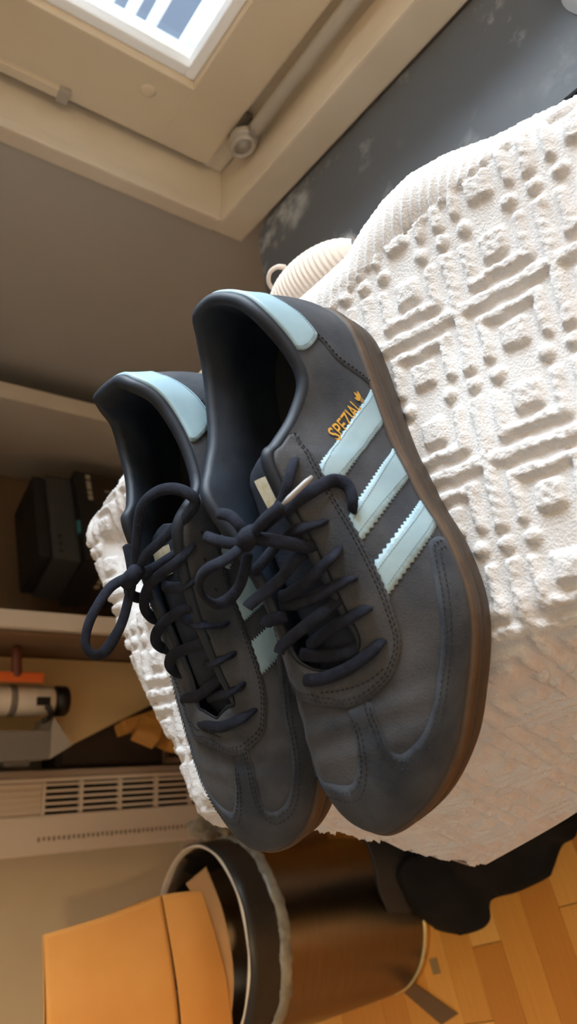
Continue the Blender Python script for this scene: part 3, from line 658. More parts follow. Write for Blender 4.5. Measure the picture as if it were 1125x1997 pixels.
    med = [mirq(lat[0])]+STRIPES_INNER_R if mirror else [mirq(q) for q in lat]
    def stripe(e1, e2, sd):
        e1 = [tuple(2*np.array(e1[0])-np.array(e1[1]))]+list(e1); e2 = [tuple(2*np.array(e2[0])-np.array(e2[1]))]+list(e2)
        e1[0] = (e1[0][0], (e1[0][1]+e1[1][1]*2)/3); e2[0] = (e2[0][0]*.5+e2[1][0]*.5, (e2[0][1]+e2[1][1])/2)
        z1 = []; z2 = []
        for p, q in zip(e1[:-1], e1[1:]): z1 += zig(p, q, side=-sd)
        f = e2[::-1]
        for p, q in zip(f[:-1], f[1:]): z2 += zig(p, q, side=-sd)
        patch(L, z1+[e1[-1]]+z2+[f[-1]], .0010, SKYBLUE, 'stripe', root, step=.0018)
    for e1, e2 in lat: stripe(e1, e2, 1)
    for e1, e2 in med: stripe(e1, e2, -1)
    # stitch rows
    def offs(c, ds, dt): c = np.array(c, float).copy(); c[:, 0] += ds; c[:, 1] += dt; return c
    cur = [(offs(ee, 0, .028), .0018), (offs(ee, 0, .052), .0018), (densify(lens, .001, False), .0018)]
    for W in (Wl, Wm):
        w = smooth_st(W, 6); d = np.gradient(w, axis=0)*[MS, MT]; nn = np.c_[-d[:, 1], d[:, 0]]; nn /= np.linalg.norm(nn, axis=1, keepdims=True)+1e-12
        for q in (.0018, .0042): cur.append((w-nn*q/[MS, MT], .0012)); 
    cur.append((offs(cs, -.09, -.02), .0010)); cur.append((np.c_[-cs[:, 0]+.09, cs[:, 1]-.02], .0010))
    fine = [(offs(ts, -.06, .03), .0016), (np.c_[-ts[:, 0]+.06, ts[:, 1]+.03], .0016)]
    for e1, e2 in lat:
        for e, sg in ((e1, .11), (e2, -.11)):
            l = densify(e, .001, False); l[:, 0] += sg; fine.append((l, .0010))
    stitches(L, cur, root, .0016, .0011, .00028); stitches(L, fine, root, .0013, .0004, .00016, mat('blue_grey_thread', lin(96,110,118), .9), .0002)
    # ---- punched eyelets
    if not mirror: eyel = [(11.12,.78),(10.15,.79),(9.53,.81),(8.95,.81),(8.43,.81),(7.81,.82),(7.1,.82)]; eyem = [(30-a, b) for a, b in eyel]
    else: eyel = [(11.12,.78),(10.3,.79),(9.6,.80),(8.95,.81),(8.43,.81),(7.81,.82),(7.1,.82)]; eyem = [(19.2,.75),(19.7,.80),(20.42,.76),(21.02,.74),(21.79,.76),(22.4,.82),(22.95,.83)]
    for a, b in eyel+eyem:
        patch(L, [(a+.0016*math.cos(q)/MS, b+.0016*math.sin(q)/MT) for q in np.linspace(0, 2*math.pi, 13)[:-1]], .0017, INSOLE, 'eyelet', root, step=.0016, edge=.0002)
    # ---- laces
    UPV = (0, .25 if not mirror else .2, 1)
    main = [v for k, v in laces.items() if k.startswith(('bar', 'cross', 'far'))]
    lc = tubes('shoelace', main, .0031, .0016, LACE, root, 8, 10, UPV)
    for k, v in laces.items():
        if k.startswith('loop'): tubes('bow_loop', [v], .0031, .0017, LACE, lc, 8, 10, UPV)
        elif k.startswith('end'): tubes('lace_end', [v], .0029, .0020, LACE, lc, 8, 10, UPV)
        elif k == 'knot': tubes('knot', [v], .0050, .0046, LACE, lc, 6, 12, UPV)
        elif k == 'aglet': tubes('aglet', [v], .0014, .0014, AGLET, lc, 4, 10, UPV)['label'] = 'pale plastic lace tip'
    return root, L

# gold lettering along the back stripe of the outer side
def lettering(root, L):
    def bil(u, v):
        a, b, c_, d = np.array((6.02,.505)), np.array((4.55,.215)), np.array((4.28,.335)), np.array((5.58,.625))
        u = u[:, None]; v = v[:, None]; return (a*(1-u)+b*u)*(1-v)+(d*(1-u)+c_*u)*v
    cu = bpy.data.curves.new('lettering', 'FONT'); cu.body = 'SPEZIAL'; cu.size = 1; cu.resolution_u = 3; cu.space_character = 1.02; cu.offset = .012
    to = bpy.data.objects.new('lettering', cu); COL.objects.link(to); bpy.context.view_layer.update()
    me = bpy.data.meshes.new_from_object(to.evaluated_get(bpy.context.evaluated_depsgraph_get())); bpy.data.objects.remove(to)
    V = np.array([v.co[:2] for v in me.vertices]); F = [tuple(p.vertices) for p in me.polygons]
    V -= V.min(0); V /= V.max(0); st = bil(V[:, 0]*.79, V[:, 1])
    P = L.at(st[:, 0], st[:, 1], .0007); o = mesh_obj('lettering', P, F, GOLD, root, False); o['label'] = 'gold letters reading SPEZIAL'
    # three-leaved emblem: pointed leaves over two cut lines
    V = []; F = []
    def leaf(cx, cy, ang, ln, w):
        k = len(V); pts = [(0, 0), (w*.8, ln*.3), (w, ln*.55), (w*.6, ln*.82), (0, ln), (-w*.6, ln*.82), (-w, ln*.55), (-w*.8, ln*.3)]
        for x, y in pts: V.append((cx+x*math.cos(ang)-y*math.sin(ang), cy+x*math.sin(ang)+y*math.cos(ang)))
        F.append(tuple(range(k, k+8)))
    leaf(.5, .30, 0, .68, .17); leaf(.44, .30, .72, .62, .15); leaf(.56, .30, -.72, .62, .15)
    for y0, y1, w0 in ((.20, .26, .26), (.09, .15, .20), (0, .05, .13)):
        k = len(V); V.extend([(.5-w0, y0), (.5+w0, y0), (.5+w0, y1), (.5-w0, y1)]); F.append((k, k+1, k+2, k+3))
    V = np.array(V); st = bil(.83+.19*V[:, 0], V[:, 1]*1.05); P = L.at(st[:, 0], st[:, 1], .0007)
    o = mesh_obj('emblem', P, F, GOLD, root, False); o['label'] = 'small gold three-leaf emblem'

LSHOE, LL_ = build_shoe('left_shoe', SPOKES_L, False, (.251, .2903, -.2531), (-.1445, .1229, 3.1777), LACE_L, 'nearer dark suede shoe with gold lettering beside its pale blue stripes')
lettering(LSHOE, LL_)
RSHOE, RL_ = build_shoe('right_shoe', SPOKES_R, True, (.2471, .368, -.2296), (-.2093, .1759, 3.0843), LACE_R, 'farther dark suede shoe, its bow loop hanging over the cushion edge')
for _o, _n in ((LSHOE, 'suede_shoe'), (RSHOE, 'suede_shoe')): _o.name = _n

# ================================================================== WHAT THE SHOES STAND ON
def top_plane(X, Y):
    z = -.2545+.123*(X-.251)+.144*(Y-.29)
    z += .012*np.exp(-(((X-.25)/.10)**2+((Y-.43)/.09)**2))          # plumper under the far shoe's heel
    z += .002*np.sin(X*31+1)*np.sin(Y*23)
    return z
OUT = np.array([(.195,-.24), (-.037,.486), (.10,.562), (.205,.612), (.252,.50), (.272,.39), (.296,.285), (.307,.268), (.315,.250), (.319,.230), (.316,.207), (.308,.180), (.297,.12), (.264,-.06), (.225,-.24)])       # rim of the pouf, seen from above
cen = OUT.mean(0); RR = .026
def inset(P, d):
    n = len(P); L = []
    for i in range(n):
        a, b = P[i], P[(i+1) % n]; e = (b-a)/np.linalg.norm(b-a); nn = np.array([-e[1], e[0]])
        if nn.dot(cen-a) < 0: nn = -nn
        L.append((a+nn*d, e))
    out = []
    for i in range(n):
        (a, e), (b, f) = L[i-1], L[i]; M_ = np.array([e, -f]).T; t = np.linalg.solve(M_, b-a); out.append(a+e*t[0])
    return np.array(out)
CORE = inset(OUT, RR*.9)
def nearest(P):
    best = np.full(len(P), 9.); C = np.zeros_like(P); inside = np.ones(len(P), bool); n = len(CORE)
    for i in range(n):
        a, b = CORE[i], CORE[(i+1) % n]; e = b-a; u = np.clip(((P-a)@e)/(e@e), 0, 1); q = a+u[:, None]*e; d = np.linalg.norm(P-q, axis=1)
        m = d < best; best[m] = d[m]; C[m] = q[m]; nn = np.array([-e[1], e[0]]); sg = np.sign(nn@(cen-a)); inside &= ((P-a)@nn*sg) >= 0
    C[inside] = P[inside]; best[inside] = 0
    return C, best
def relief(X, Y):
    PX, PY = .0820, .0530
    a = np.abs((X-.2185+PX/2) % PX-PX/2); b = np.abs((Y-.2130+PY/2) % PY-PY/2)
    wob = .0004*np.sin(X*300+Y*230)+.0004*np.sin(Y*410-X*210)
    a = a+wob; b = b+wob*.8
    st = lambda d, w: np.clip((w-d)/.0012, 0, 1)
    sm = lambda x: x*x*(3-2*x)
    A = st(np.abs(a), .0036)
    B = st(np.abs(b), .0036)*(a < .034)*np.clip((.0345-a)/.002, 0, 1)
    r1 = st(np.abs(a-.0108), .0030)*np.clip((b-.0078)/.0015, 0, 1)
    r2 = st(np.abs(b-.0112), .0030)*np.clip((a-.0082)/.0015, 0, 1)*np.clip((.0335-a)/.0015, 0, 1)
    bl = np.minimum(st(np.abs(a-.0245), .0068), st(np.abs(b-.0265), .0072))
    dx = np.abs(a-.041)
    d1 = st(np.hypot(dx, b), .0042); d2 = st(np.hypot(dx, b-.0135), .0042)
    h = np.maximum.reduce([A, B, r1, r2, bl, d1, d2]); return sm(h)
STEP = .00138
gx = np.arange(-.42, .46, STEP); gy = np.arange(-.235, .84, STEP); GX, GY = np.meshgrid(gx, gy, indexing='ij')
P = np.c_[GX.ravel(), GY.ravel()]; C, l = nearest(P); d = P-C; dn = d/np.maximum(l, 1e-9)[:, None]
vB = CORE[np.argmin(CORE[:, 0])]; atB = np.linalg.norm(C-vB, axis=1) < .004
lim = np.where(dn[:, 0] > .6, .16, np.interp(P[:, 1], [0, .3, .55], [.225, .262, .275])+.006*np.sin(P[:, 1]*18)+.004*np.sin(P[:, 1]*47))
lim = np.where(atB | ((dn[:, 1] > .3) & (dn[:, 0] < .6)), .13, lim)
raw_l = l.copy(); l = np.minimum(l, lim)
th = np.minimum(l/RR, math.pi/2); over = np.maximum(l-RR*math.pi/2, 0)
flare = np.where(atB, .06, .20)*over+.006*np.sin(P[:, 1]*26+P[:, 0]*9)*np.clip(over*6, 0, 1)
pos = C+dn*(RR*np.sin(th)+flare)[:, None]
z = top_plane(C[:, 0], C[:, 1])-RR*(1-np.cos(th))-over*.97
nrm = np.c_[dn*np.sin(th)[:, None], np.cos(th)]; nrm[l == 0] = (0, 0, 1)
rng = np.random.RandomState(3)
hgt = relief(P[:, 0], P[:, 1])
rimx = np.interp(P[:, 1], [.12,.18,.23,.268,.31,.52], [.297,.308,.319,.307,.288,.25])-.018-.022*np.clip((P[:, 1]-.17)/.05, 0, 1)
rib_zone = (P[:, 0] > rimx) & (P[:, 1] > .165) & (P[:, 1] < .52)
rib = .5+.5*np.sin(2*math.pi*(P[:, 1]+.35*P[:, 0])/.0062)
jx = .0005*rng.randn(len(P)); X_, Y_ = P[:, 0], P[:, 1]
fuzz = (.5+.5*np.sin(2*math.pi*X_/.0056+2*np.sin(Y_*620)+1.3*np.sin(Y_*1710)))*(.5+.5*np.sin(2*math.pi*Y_/.0060+2*np.sin(X_*580)+1.3*np.sin(X_*1600)))
fuzz = .75*fuzz+.25*rng.rand(len(P))
disp = np.where(rib_zone, .0008+.0020*rib, .0024*hgt+.0013*fuzz*(.08+.92*hgt))
disp = disp*np.clip((lim-raw_l)/.012, 0, 1)                        # smooth hem
XYZ = np.c_[pos, z]+nrm*disp[:, None]
keep = raw_l <= lim
idx = np.arange(len(P)).reshape(GX.shape); q = np.stack([idx[:-1, :-1], idx[1:, :-1], idx[1:, 1:], idx[:-1, 1:]], -1).reshape(-1, 4)
q = q[keep[q].any(1)]; used = np.unique(q); rm = np.full(len(P), -1); rm[used] = np.arange(len(used)); q = rm[q]; XYZ = XYZ[used]; XYZ[:, 2] += Z0
po = empty('pouf', (.14, .16, 0)); tag(po, 'pouf under a white terry cover with raised key pattern, both shoes on it', 'pouf')
me = bpy.data.meshes.new('terry_cover'); me.vertices.add(len(XYZ)); me.vertices.foreach_set('co', XYZ.ravel().astype(np.float32))
me.loops.add(q.size); me.loops.foreach_set('vertex_index', q.ravel().astype(np.int32)); me.polygons.add(len(q))
me.polygons.foreach_set('loop_start', np.arange(0, q.size, 4, dtype=np.int32)); me.polygons.foreach_set('loop_total', np.full(len(q), 4, np.int32))
me.polygons.foreach_set('use_smooth', np.ones(len(q), bool)); me.materials.append(TERRY); me.update(calc_edges=True); me.validate()
cov = bpy.data.objects.new('terry_cover', me); COL.objects.link(cov); child(cov, po)
inn = inset(OUT, .045); bm = bmesh.new()
lo_ = [bm.verts.new((x, y, 0.0)) for x, y in inn]; hi_ = [bm.verts.new((x, y, Z0+float(top_plane(np.array(x), np.array(y)))-.03)) for x, y in inn]
bm.faces.new(lo_); bm.faces.new(hi_[::-1])
for i in range(len(inn)): bm.faces.new((lo_[i], hi_[i], hi_[(i+1) % len(inn)], lo_[(i+1) % len(inn)]))
bmesh.ops.recalc_face_normals(bm, faces=bm.faces); child(bm_obj('pouf_base', bm, mat('dark_felt', lin(46,38,32), .95)), po)

# second seat behind: peach mattress edge and a ribbed cushion with a hanging loop
def soft_slab(name, lo, hi, m, parent=None, r=.03, ribs=None, step=.004, bulge=.006):
    bm = bmesh.new(); add_box(bm, lo, hi); bmesh.ops.bevel(bm, geom=list(bm.edges), offset=r, segments=6, profile=.5, affect='EDGES')
    return bm_obj(name, bm, m, parent, True)
mt = empty('mattress', (.28, .2, 0)); tag(mt, 'low mattress in a peach sheet between the pouf and the dark table', 'mattress')
child(soft_slab('sheet', rel(.318, .36, -.46), rel(.366, .568, -.300), PEACH, None, .022), mt)
child(box('bed_base', (.322, .37, 0), (.362, .555, Z0-.4605), SHELFBROWN, None, .004), mt)
# ribbed cushion corner poking up
V = []; F = []; n1, n2 = 150, 44
for i in range(n1):
    for j in range(n2):
        u = i/(n1-1); v = j/(n2-1); a = math.pi*v
        ax = np.array((.342, .415, -.292))*(1-u)+np.array((.338, .312, -.290))*u
        r = .030*(math.sin(math.pi*min(max(u*1.0, .02), .98))**.35)*(1+.022*math.sin(u*2*math.pi*22))
        V.append((ax[0]+r*math.cos(a)*.9, ax[1]+r*math.cos(a)*.3, Z0+ax[2]+r*math.sin(a)*.8-.012))
for i in range(n1-1):
    for j in range(n2-1): a = i*n2+j; F.append((a, a+1, a+n2+1, a+n2))
rc = empty('ribbed_cushion', rel(.35, .365, -.30)); tag(rc, 'small cream ribbed cushion peeking out behind the heel of the nearer shoe', 'cushion')
child(mesh_obj('ribbed_cover', V, F, RIBCREAM), rc)
child(tubes('hanging_loop', [[rel(.360,.410,-.298), rel(.367,.411,-.292), rel(.372,.405,-.289), rel(.372,.396,-.290), rel(.368,.389,-.293)]], .0022, .0010, RIBCREAM), rc)

# dark dusty table below the window
tb = empty('side_table', (.53, .15, 0)); tag(tb, 'dark slate side table with dusty smears under the window', 'table')
bm = bmesh.new(); pts = []
x0, x1, y0, y1 = .452, .619, -.39, .598
def arc(cx, cy, r, a0, a1, n=8): return [(cx+r*math.cos(a), cy+r*math.sin(a)) for a in np.linspace(a0, a1, n)]
pts = [(x0, y0), (x1, y0)]+arc(x1-.022, y1-.022+.012, .022, 0, math.pi/2)+arc(x0+.04, y1-.04-.006, .04, math.pi/2, math.pi)
vs = [bm.verts.new((x, y, Z0-.420)) for x, y in pts]; f = bm.faces.new(vs)
r = bmesh.ops.extrude_face_region(bm, geom=[f]); bmesh.ops.translate(bm, vec=(0, 0, -.003), verts=[v for v in r['geom'] if isinstance(v, bmesh.types.BMVert)])
bmesh.ops.recalc_face_normals(bm, faces=bm.faces); child(bm_obj('table_top', bm, SLATE), tb)
bm = bmesh.new(); vs = [bm.verts.new((x, y, Z0-.4232)) for x, y in pts]; f = bm.faces.new(vs)
r = bmesh.ops.extrude_face_region(bm, geom=[f]); bmesh.ops.translate(bm, vec=(0, 0, -.020), verts=[v for v in r['geom'] if isinstance(v, bmesh.types.BMVert)])
bmesh.ops.recalc_face_normals(bm, faces=bm.faces); child(bm_obj('edge_band', bm, TABLEB), tb)
for yy in (-.36, .53):
    for xx in (.462, .585): child(box('leg', (xx, yy, 0), (xx+.025, yy+.03, Z0-.443), TABLEB, None, .002), tb)
# pale cloth on the table
V = []; F = []; n1 = 26
for i in range(n1):
    for j in range(n1):
        u, v = i/(n1-1), j/(n1-1); e = min(u, 1-u, v, 1-v)
        V.append((.50+.115*u+.008*math.sin(v*7), -.10+.285*v+.012*math.sin(u*6), Z0-.419+min(1, e*9)**.5*.028+.004*math.sin(u*13+v*5)*min(1, e*6)))
for i in range(n1-1):
    for j in range(n1-1): a = i*n1+j; F.append((a, a+n1, a+n1+1, a+1))
tag(mesh_obj('folded_cloth', V, F, CLOTHBLUE), 'bluish white folded cloth on the dark table', 'cloth')

# ================================================================== SHELF, BOXES AND CLUTTER BY THE FAR WALL
sf = empty('bookcase', (.40, 1.24, 0)); tag(sf, 'open beige bookcase holding black boxes against the far wall', 'bookcase')
child(box('side_panel', (.558, 1.08, 0), (.585, 1.408, 1.75), SHELFM, None, .002), sf)
child(box('side_panel', (.205, 1.08, 0), (.230, 1.408, 1.75), SHELFM, None, .002), sf)
child(box('back_panel', (.2305, 1.398, 0), (.5575, 1.406, 1.75), SHELFBROWN, None, 0), sf)
ZS = Z0-.602
for z in (.04, ZS, Z0-.12, 1.20, 1.72): child(box('shelf_board', (.2305, 1.09, z-.02), (.5575, 1.397, z), SHELFM, None, .0015), sf)
child(box('side_cladding', (.1985, 1.10, 0), (.2045, 1.40, 1.70), SHELFBROWN, None, 0), sf)
a24 = math.radians(24)
def rbox(name, lo, hi, m, par, bevel=.002): return child(box(name, lo, hi, m, None, bevel, a24, (.335, 1.14, 0)), par)
b1 = empty('shoe_box', (.40, 1.25, ZS)); tag(b1, 'black card shoe box with pale print on the bookcase shelf', 'box')
rbox('box_body', (.335, 1.14, ZS), (.535, 1.27, Z0-.425), BOXBROWN, b1)
rbox('box_lid', (.333, 1.138, Z0-.455), (.537, 1.272, Z0-.421), BOXBLACK, b1)
def mark(par, lo, hi): rbox('print_mark', lo, hi, LIGHTPRINT, par, 0)
for k, w in enumerate((.006, .005, .009, .004, .007)): mark(b1, (.470+k*.0125, 1.1372, Z0-.449), (.470+k*.0125+w+.003, 1.1382, Z0-.441))
for k, w in enumerate((.006, .008, .005, .007)): mark(b1, (.3324, 1.168+k*.0125, Z0-.470), (.3350, 1.168+k*.0125+w, Z0-.462))
for xx, dx, z0_, z1_ in ((.497, .0, -.475, -.50), (.462, .004, -.478, -.512), (.448, -.004, -.482, -.514)):
    mark(b1, (xx, 1.1386, Z0+z1_), (xx+.0025, 1.1399, Z0+z0_))
b2 = empty('console', (.42, 1.27, Z0-.42)); tag(b2, 'dark grey flat console lying on top of the shoe box', 'console')
rbox('console_body', (.338, 1.150, Z0-.4195), (.525, 1.262, Z0-.372), GREYPL, b2, .006)
rbox('console_top', (.342, 1.154, Z0-.3715), (.520, 1.258, Z0-.350), BOXBLACK, b2, .006)
for k in range(3): rbox('port', (.352+k*.016, 1.1485, Z0-.388), (.356+k*.016, 1.1502, Z0-.383), SLOT, b2, 0)
o = box('card_tag', (.395, 1.1405, Z0-.4205), (.420, 1.149, Z0-.4165), TEAL, None, .0005, a24, (.335, 1.14, 0)); tag(o, 'small teal card tucked on the shoe box lid under the console', 'card')

# red-brown peg with an orange scraper hung beside the bookcase
pg = empty('hanging_scraper', rel(.158, 1.2, -.40)); tag(pg, 'orange scraper hanging on a red brown peg by the bookcase side', 'scraper')
child(tubes('peg', [[rel(.1985, 1.2, -.339), rel(.17, 1.2, -.340), rel(.150, 1.2, -.342)]], .008, .008, REDBROWN, None, 4, 14), pg)
child(box('blade', rel(.142, 1.196, -.384), rel(.158, 1.206, -.18), ORANGE, None, .004), pg)
# cream board leaning at the wall
bm = bmesh.new(); poly = [(.197, -.20), (.195, -.66), (.135, -.66), (.121, -.622), (.051, -.47), (.060, -.20)]
vs = [bm.verts.new(rel(x, 1.30, z)) for x, z in poly]; f = bm.faces.new(vs); r = bmesh.ops.extrude_face_region(bm, geom=[f])
bmesh.ops.translate(bm, vec=(0, .02, 0), verts=[v for v in r['geom'] if isinstance(v, bmesh.types.BMVert)]); bmesh.ops.recalc_face_normals(bm, faces=bm.faces)
bmesh.ops.bevel(bm, geom=list(bm.edges), offset=.0015, segments=1, affect='EDGES')
tag(bm_obj('cream_board', bm, PANELCREAM), 'cream board with a slanted lower edge hung beside the bookcase', 'board')
# grey tray with a tube of cream standing on its cap
tr = empty('wall_tray', rel(.06, 1.24, -.43)); tag(tr, 'narrow grey tray with a chamfered end, under the white tube', 'tray')
child(box('tray_body', rel(.027, 1.20, -.400), rel(.070, 1.295, -.18), GREYTRAY, None, .002), tr)
bm = bmesh.new(); pl = [(.027, -.4005), (.070, -.4005), (.089, -.404), (.047, -.436)]
vs = [bm.verts.new(rel(x, 1.20, z)) for x, z in pl]; f = bm.faces.new(vs); r = bmesh.ops.extrude_face_region(bm, geom=[f])
bmesh.ops.translate(bm, vec=(0, .09, 0), verts=[v for v in r['geom'] if isinstance(v, bmesh.types.BMVert)]); bmesh.ops.recalc_face_normals(bm, faces=bm.faces); child(bm_obj('tray_lip', bm, mat('light_grey_card', lin(172,160,142), .8)), tr)
child(box('bracket', rel(.02, 1.2965, -.40), rel(.05, 1.419, -.36), GREYTRAY, None, .001), tr)
tu = empty('cream_tube', rel(.118, 1.24, -.436)); tag(tu, 'white tube with a black cap standing upside down beside the grey tray', 'tube')
def wl(name, prof, m, c): return lathe(name, [(r, Z0+z) for r, z in prof], m, None, 32, c)
child(wl('tube_body', [(.0, -.414), (.020, -.414), (.0235, -.410), (.024, -.36), (.0235, -.30), (.022, -.20), (.0, -.20)], WHITEPL, (.118, 1.24)), tu)
child(wl('cap', [(.0, -.436), (.0225, -.436), (.0245, -.433), (.0245, -.417), (.022, -.4145), (.0, -.4145)], BLACKPL, (.118, 1.24)), tu)
child(wl('band', [(.0238, -.352), (.0246, -.351), (.0246, -.342), (.0238, -.341)], GREYTRAY, (.118, 1.24)), tu)
child(box('print_mark', rel(.109, 1.2148, -.402), rel(.122, 1.2165, -.380), BLACKPL, None, .0005), tu)
child(box('ledge', rel(.100, 1.232, -.4395), rel(.130, 1.299, -.4365), GREYTRAY, None, .0005), tu)
co = tubes('cord_loop', [[rel(.108,1.205,-.392), rel(.103,1.203,-.396), rel(.094,1.200,-.399), rel(.086,1.198,-.392), rel(.083,1.2,-.385)]], .006, .0045, BLACKPL)
tag(co, 'short black strap hooked over the grey tray end', 'strap')
# honey wood blocks piled in the dark corner
for k, (lo, hi, rz, tilt, lb) in enumerate((((.050,1.175,-.580),(.082,1.209,-.540), .5, .45, 'topmost honey wood block piled between board and heater'), ((.078,1.20,-.63),(.098,1.24,-.520), .2, -.3, 'upright honey wood block leaning behind the other blocks'), ((.032,1.18,-.645),(.075,1.23,-.598), -.2, .2, 'lowest honey wood block of the pile, beside the pouf'))):
    c_ = (np.array(lo)+np.array(hi))/2+np.array([0, 0, Z0]); M_ = Matrix.Translation(c_) @ Matrix.Rotation(rz, 4, 'Z') @ Matrix.Rotation(tilt, 4, 'Y') @ Matrix.Translation(-Vector(c_))
    tag(box('wood_block', rel(*lo), rel(*hi), WOODBLOCK, None, .002, M=M_), lb, 'block', 'wood blocks in the corner')
st_ = empty('dark_backdrop', (.10, 1.37, 0)); tag(st_, 'low dark brown cabinet in the corner behind the wood blocks', 'backdrop')  # dark backdrop added to fill the dark zone under the cream board
child(box('backdrop_body', (.016, 1.335, .0005), (.196, 1.406, .345), BOXBROWN, None, .002), st_); child(box('backdrop_front', (.020, 1.328, .03), (.192, 1.3345, .335), mat('dark_brown_front', lin(58,42,28), .6), None, .002), st_)
st2 = empty('wooden_crate', (.07, 1.22, 0)); tag(st2, 'brown crate on the floor carrying the wood blocks', 'crate')
child(box('crate_wall', (.016, 1.15, .0005), (.026, 1.32, .15), SHELFBROWN, None, .002), st2); child(box('crate_wall', (.125, 1.15, .0005), (.135, 1.32, .15), SHELFBROWN, None, .002), st2)
child(box('crate_wall', (.0265, 1.15, .0005), (.1245, 1.16, .15), SHELFBROWN, None, .002), st2); child(box('crate_wall', (.0265, 1.31, .0005), (.1245, 1.32, .15), SHELFBROWN, None, .002), st2)
child(box('crate_floor', (.0265, 1.1605, .0005), (.1245, 1.3095, .14), BOXBROWN, None, .001), st2)

# tall slatted heater on the far wall
ht = empty('wall_heater', (-.055, 1.36, Z0-.76)); tag(ht, 'tall cream wall heater with five grille openings', 'heater')
zb, zt_ = -.762, .35
child(box('front_plate', rel(-.117, 1.300, zb), rel(-.0575, 1.316, zt_), HEATER, None, .003), ht)
child(box('front_plate', rel(-.0065, 1.300, zb), rel(.0, 1.316, zt_), HEATER, None, .002), ht)
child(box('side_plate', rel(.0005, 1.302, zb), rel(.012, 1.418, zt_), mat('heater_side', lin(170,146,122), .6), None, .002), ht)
child(box('side_plate', rel(-.117, 1.3165, zb), rel(-.105, 1.418, zt_), HEATER, None, .001), ht)
child(box('inner_box', rel(-.1045, 1.335, zb+.002), rel(.0, 1.418, zt_-.002), SLOT, None, 0), ht)
GR = [(-.490,-.432), (-.560,-.496), (-.629,-.566), (-.698,-.635), (-.760,-.704)]
for a, b in GR:
    child(box('divider', rel(-.057, 1.3005, b+.0003), rel(-.007, 1.312, b+.0057), HEATER, None, .001), ht)
slat_me = {}
for gi, (a, b) in enumerate(GR+[(-.4255, .345)]):
    for k in range(5):
        x = -.0505+k*.0098
        child(box('slat', rel(x-.0022, 1.3015, a), rel(x+.0022, 1.309, b), HEATER, None, .001), ht)
child(box('ribbed_plate', rel(-.057, 1.306, -.4255), rel(-.007, 1.314, .345), HEATER, None, 0), ht)
V = []; bm = bmesh.new()
for k in range(34):
    z = -.70+k*.0083
    add_box(bm, rel(-.0975+.0007*(k % 3), 1.2994, z), rel(-.0905, 1.3004, z+.0042))
p_ = bm_obj('perforation', bm, mat('heater_shadow_slot', lin(150,124,96), .8)); p_['kind'] = 'stuff'; child(p_, ht)

# ================================================================== BIN, PAPER BAG, BLACK BAG
BC = (-.205, .915)
bn = empty('waste_bin', (BC[0], BC[1], 0)); tag(bn, 'brushed bronze steel waste bin with a black liner', 'bin')
child(lathe('bin_body', [(.0, .004), (.099, .004), (.1005, .008), (.1005, .012), (.1015, .02), (.114, .268), (.1145, .287), (.1155, .290), (.1145, .292), (.112, .290), (.111, .27), (.098, .02), (.0, .016)], STEEL, None, 96, BC), bn)
child(lathe('base_ring', [(.0995, .0005), (.1022, .001), (.1030, .005), (.1022, .0105), (.1000, .011)], GOLDRIM, None, 96, BC), bn)
rj = np.random.RandomState(5); ph = rj.rand(8)*6.28
def crum(amp):
    def j(i, a):
        w = sum(math.sin(a*(5+3*k)+ph[k]+i*.9*k) for k in range(6))/6
        return amp*w, amp*1.2*math.cos(a*11+ph[3]+i)
    return j
def crum2(i, a): return .0006*math.sin(a*37+ph[1]+i)+.0006*math.sin(a*61+ph[2]*i), .0012*math.sin(a*9+ph[4])+.0007*math.sin(a*23+i)
ln_ = child(lathe('bin_liner', [(.106, .16), (.110, .26), (.1125, .288), (.1145, .2955), (.1172, .294), (.1180, .284), (.1185, .268), (.1190, .254)], LINER, None, 120, BC, crum(.0010)), bn)
child(lathe('liner_hem', [(.1192, .256), (.1214, .254), (.1220, .248), (.1214, .242), (.1195, .240)], LINERGREY, None, 240, BC, crum2), bn)
child(lathe('liner_lip', [(.1115, .289), (.1128, .2965), (.1142, .2972), (.1155, .2955)], WHITEPL, None, 120, BC, crum(.0004)), bn)

# upside-down kraft paper bag stuffed into the bin
bg_ = empty('paper_bag', rel(-.24, .90, -.52)); tag(bg_, 'brown kraft paper bag stuck upside down in the waste bin', 'paper bag')
def sheet(name, rows, m, th=.0008):
    rows = [catmull(r, 10) for r in rows]; rows = np.array(rows); R_ = np.array([catmull(rows[:, k], 8) for k in range(rows.shape[1])]); n1, n2 = R_.shape[:2]
    V = R_.reshape(-1, 3)+[0, 0, Z0]; F = [(i*n2+j, i*n2+j+1, (i+1)*n2+j+1, (i+1)*n2+j) for i in range(n1-1) for j in range(n2-1)]
    o = mesh_obj(name, V, F, m); md = o.modifiers.new('thick', 'SOLIDIFY'); md.thickness = th; md.offset = 0; return o
zt1, zm, zl = -.288, -.418, -.470
child(sheet('front_panel', [[(-.152,.850,zt1), (-.23,.838,zt1-.004), (-.31,.842,zt1-.008), (-.385,.865,zt1-.012)], [(-.143,.848,-.355), (-.23,.833,-.36), (-.31,.838,-.365), (-.38,.862,-.37)], [(-.131,.846,zm), (-.22,.829,zm-.01), (-.30,.834,zm-.02), (-.372,.86,zm-.03)]], KRAFT), bg_)
child(sheet('cuff', [[(-.1305,.8455,zm-.001), (-.22,.826,zm-.011), (-.295,.832,zm-.021), (-.368,.858,zm-.031)], [(-.130,.843,-.445), (-.21,.823,-.458), (-.285,.829,-.468), (-.355,.856,-.478)], [(-.132,.8445,zl), (-.21,.827,zl-.018), (-.28,.833,zl-.032), (-.345,.860,zl-.045)]], KRAFT), bg_)
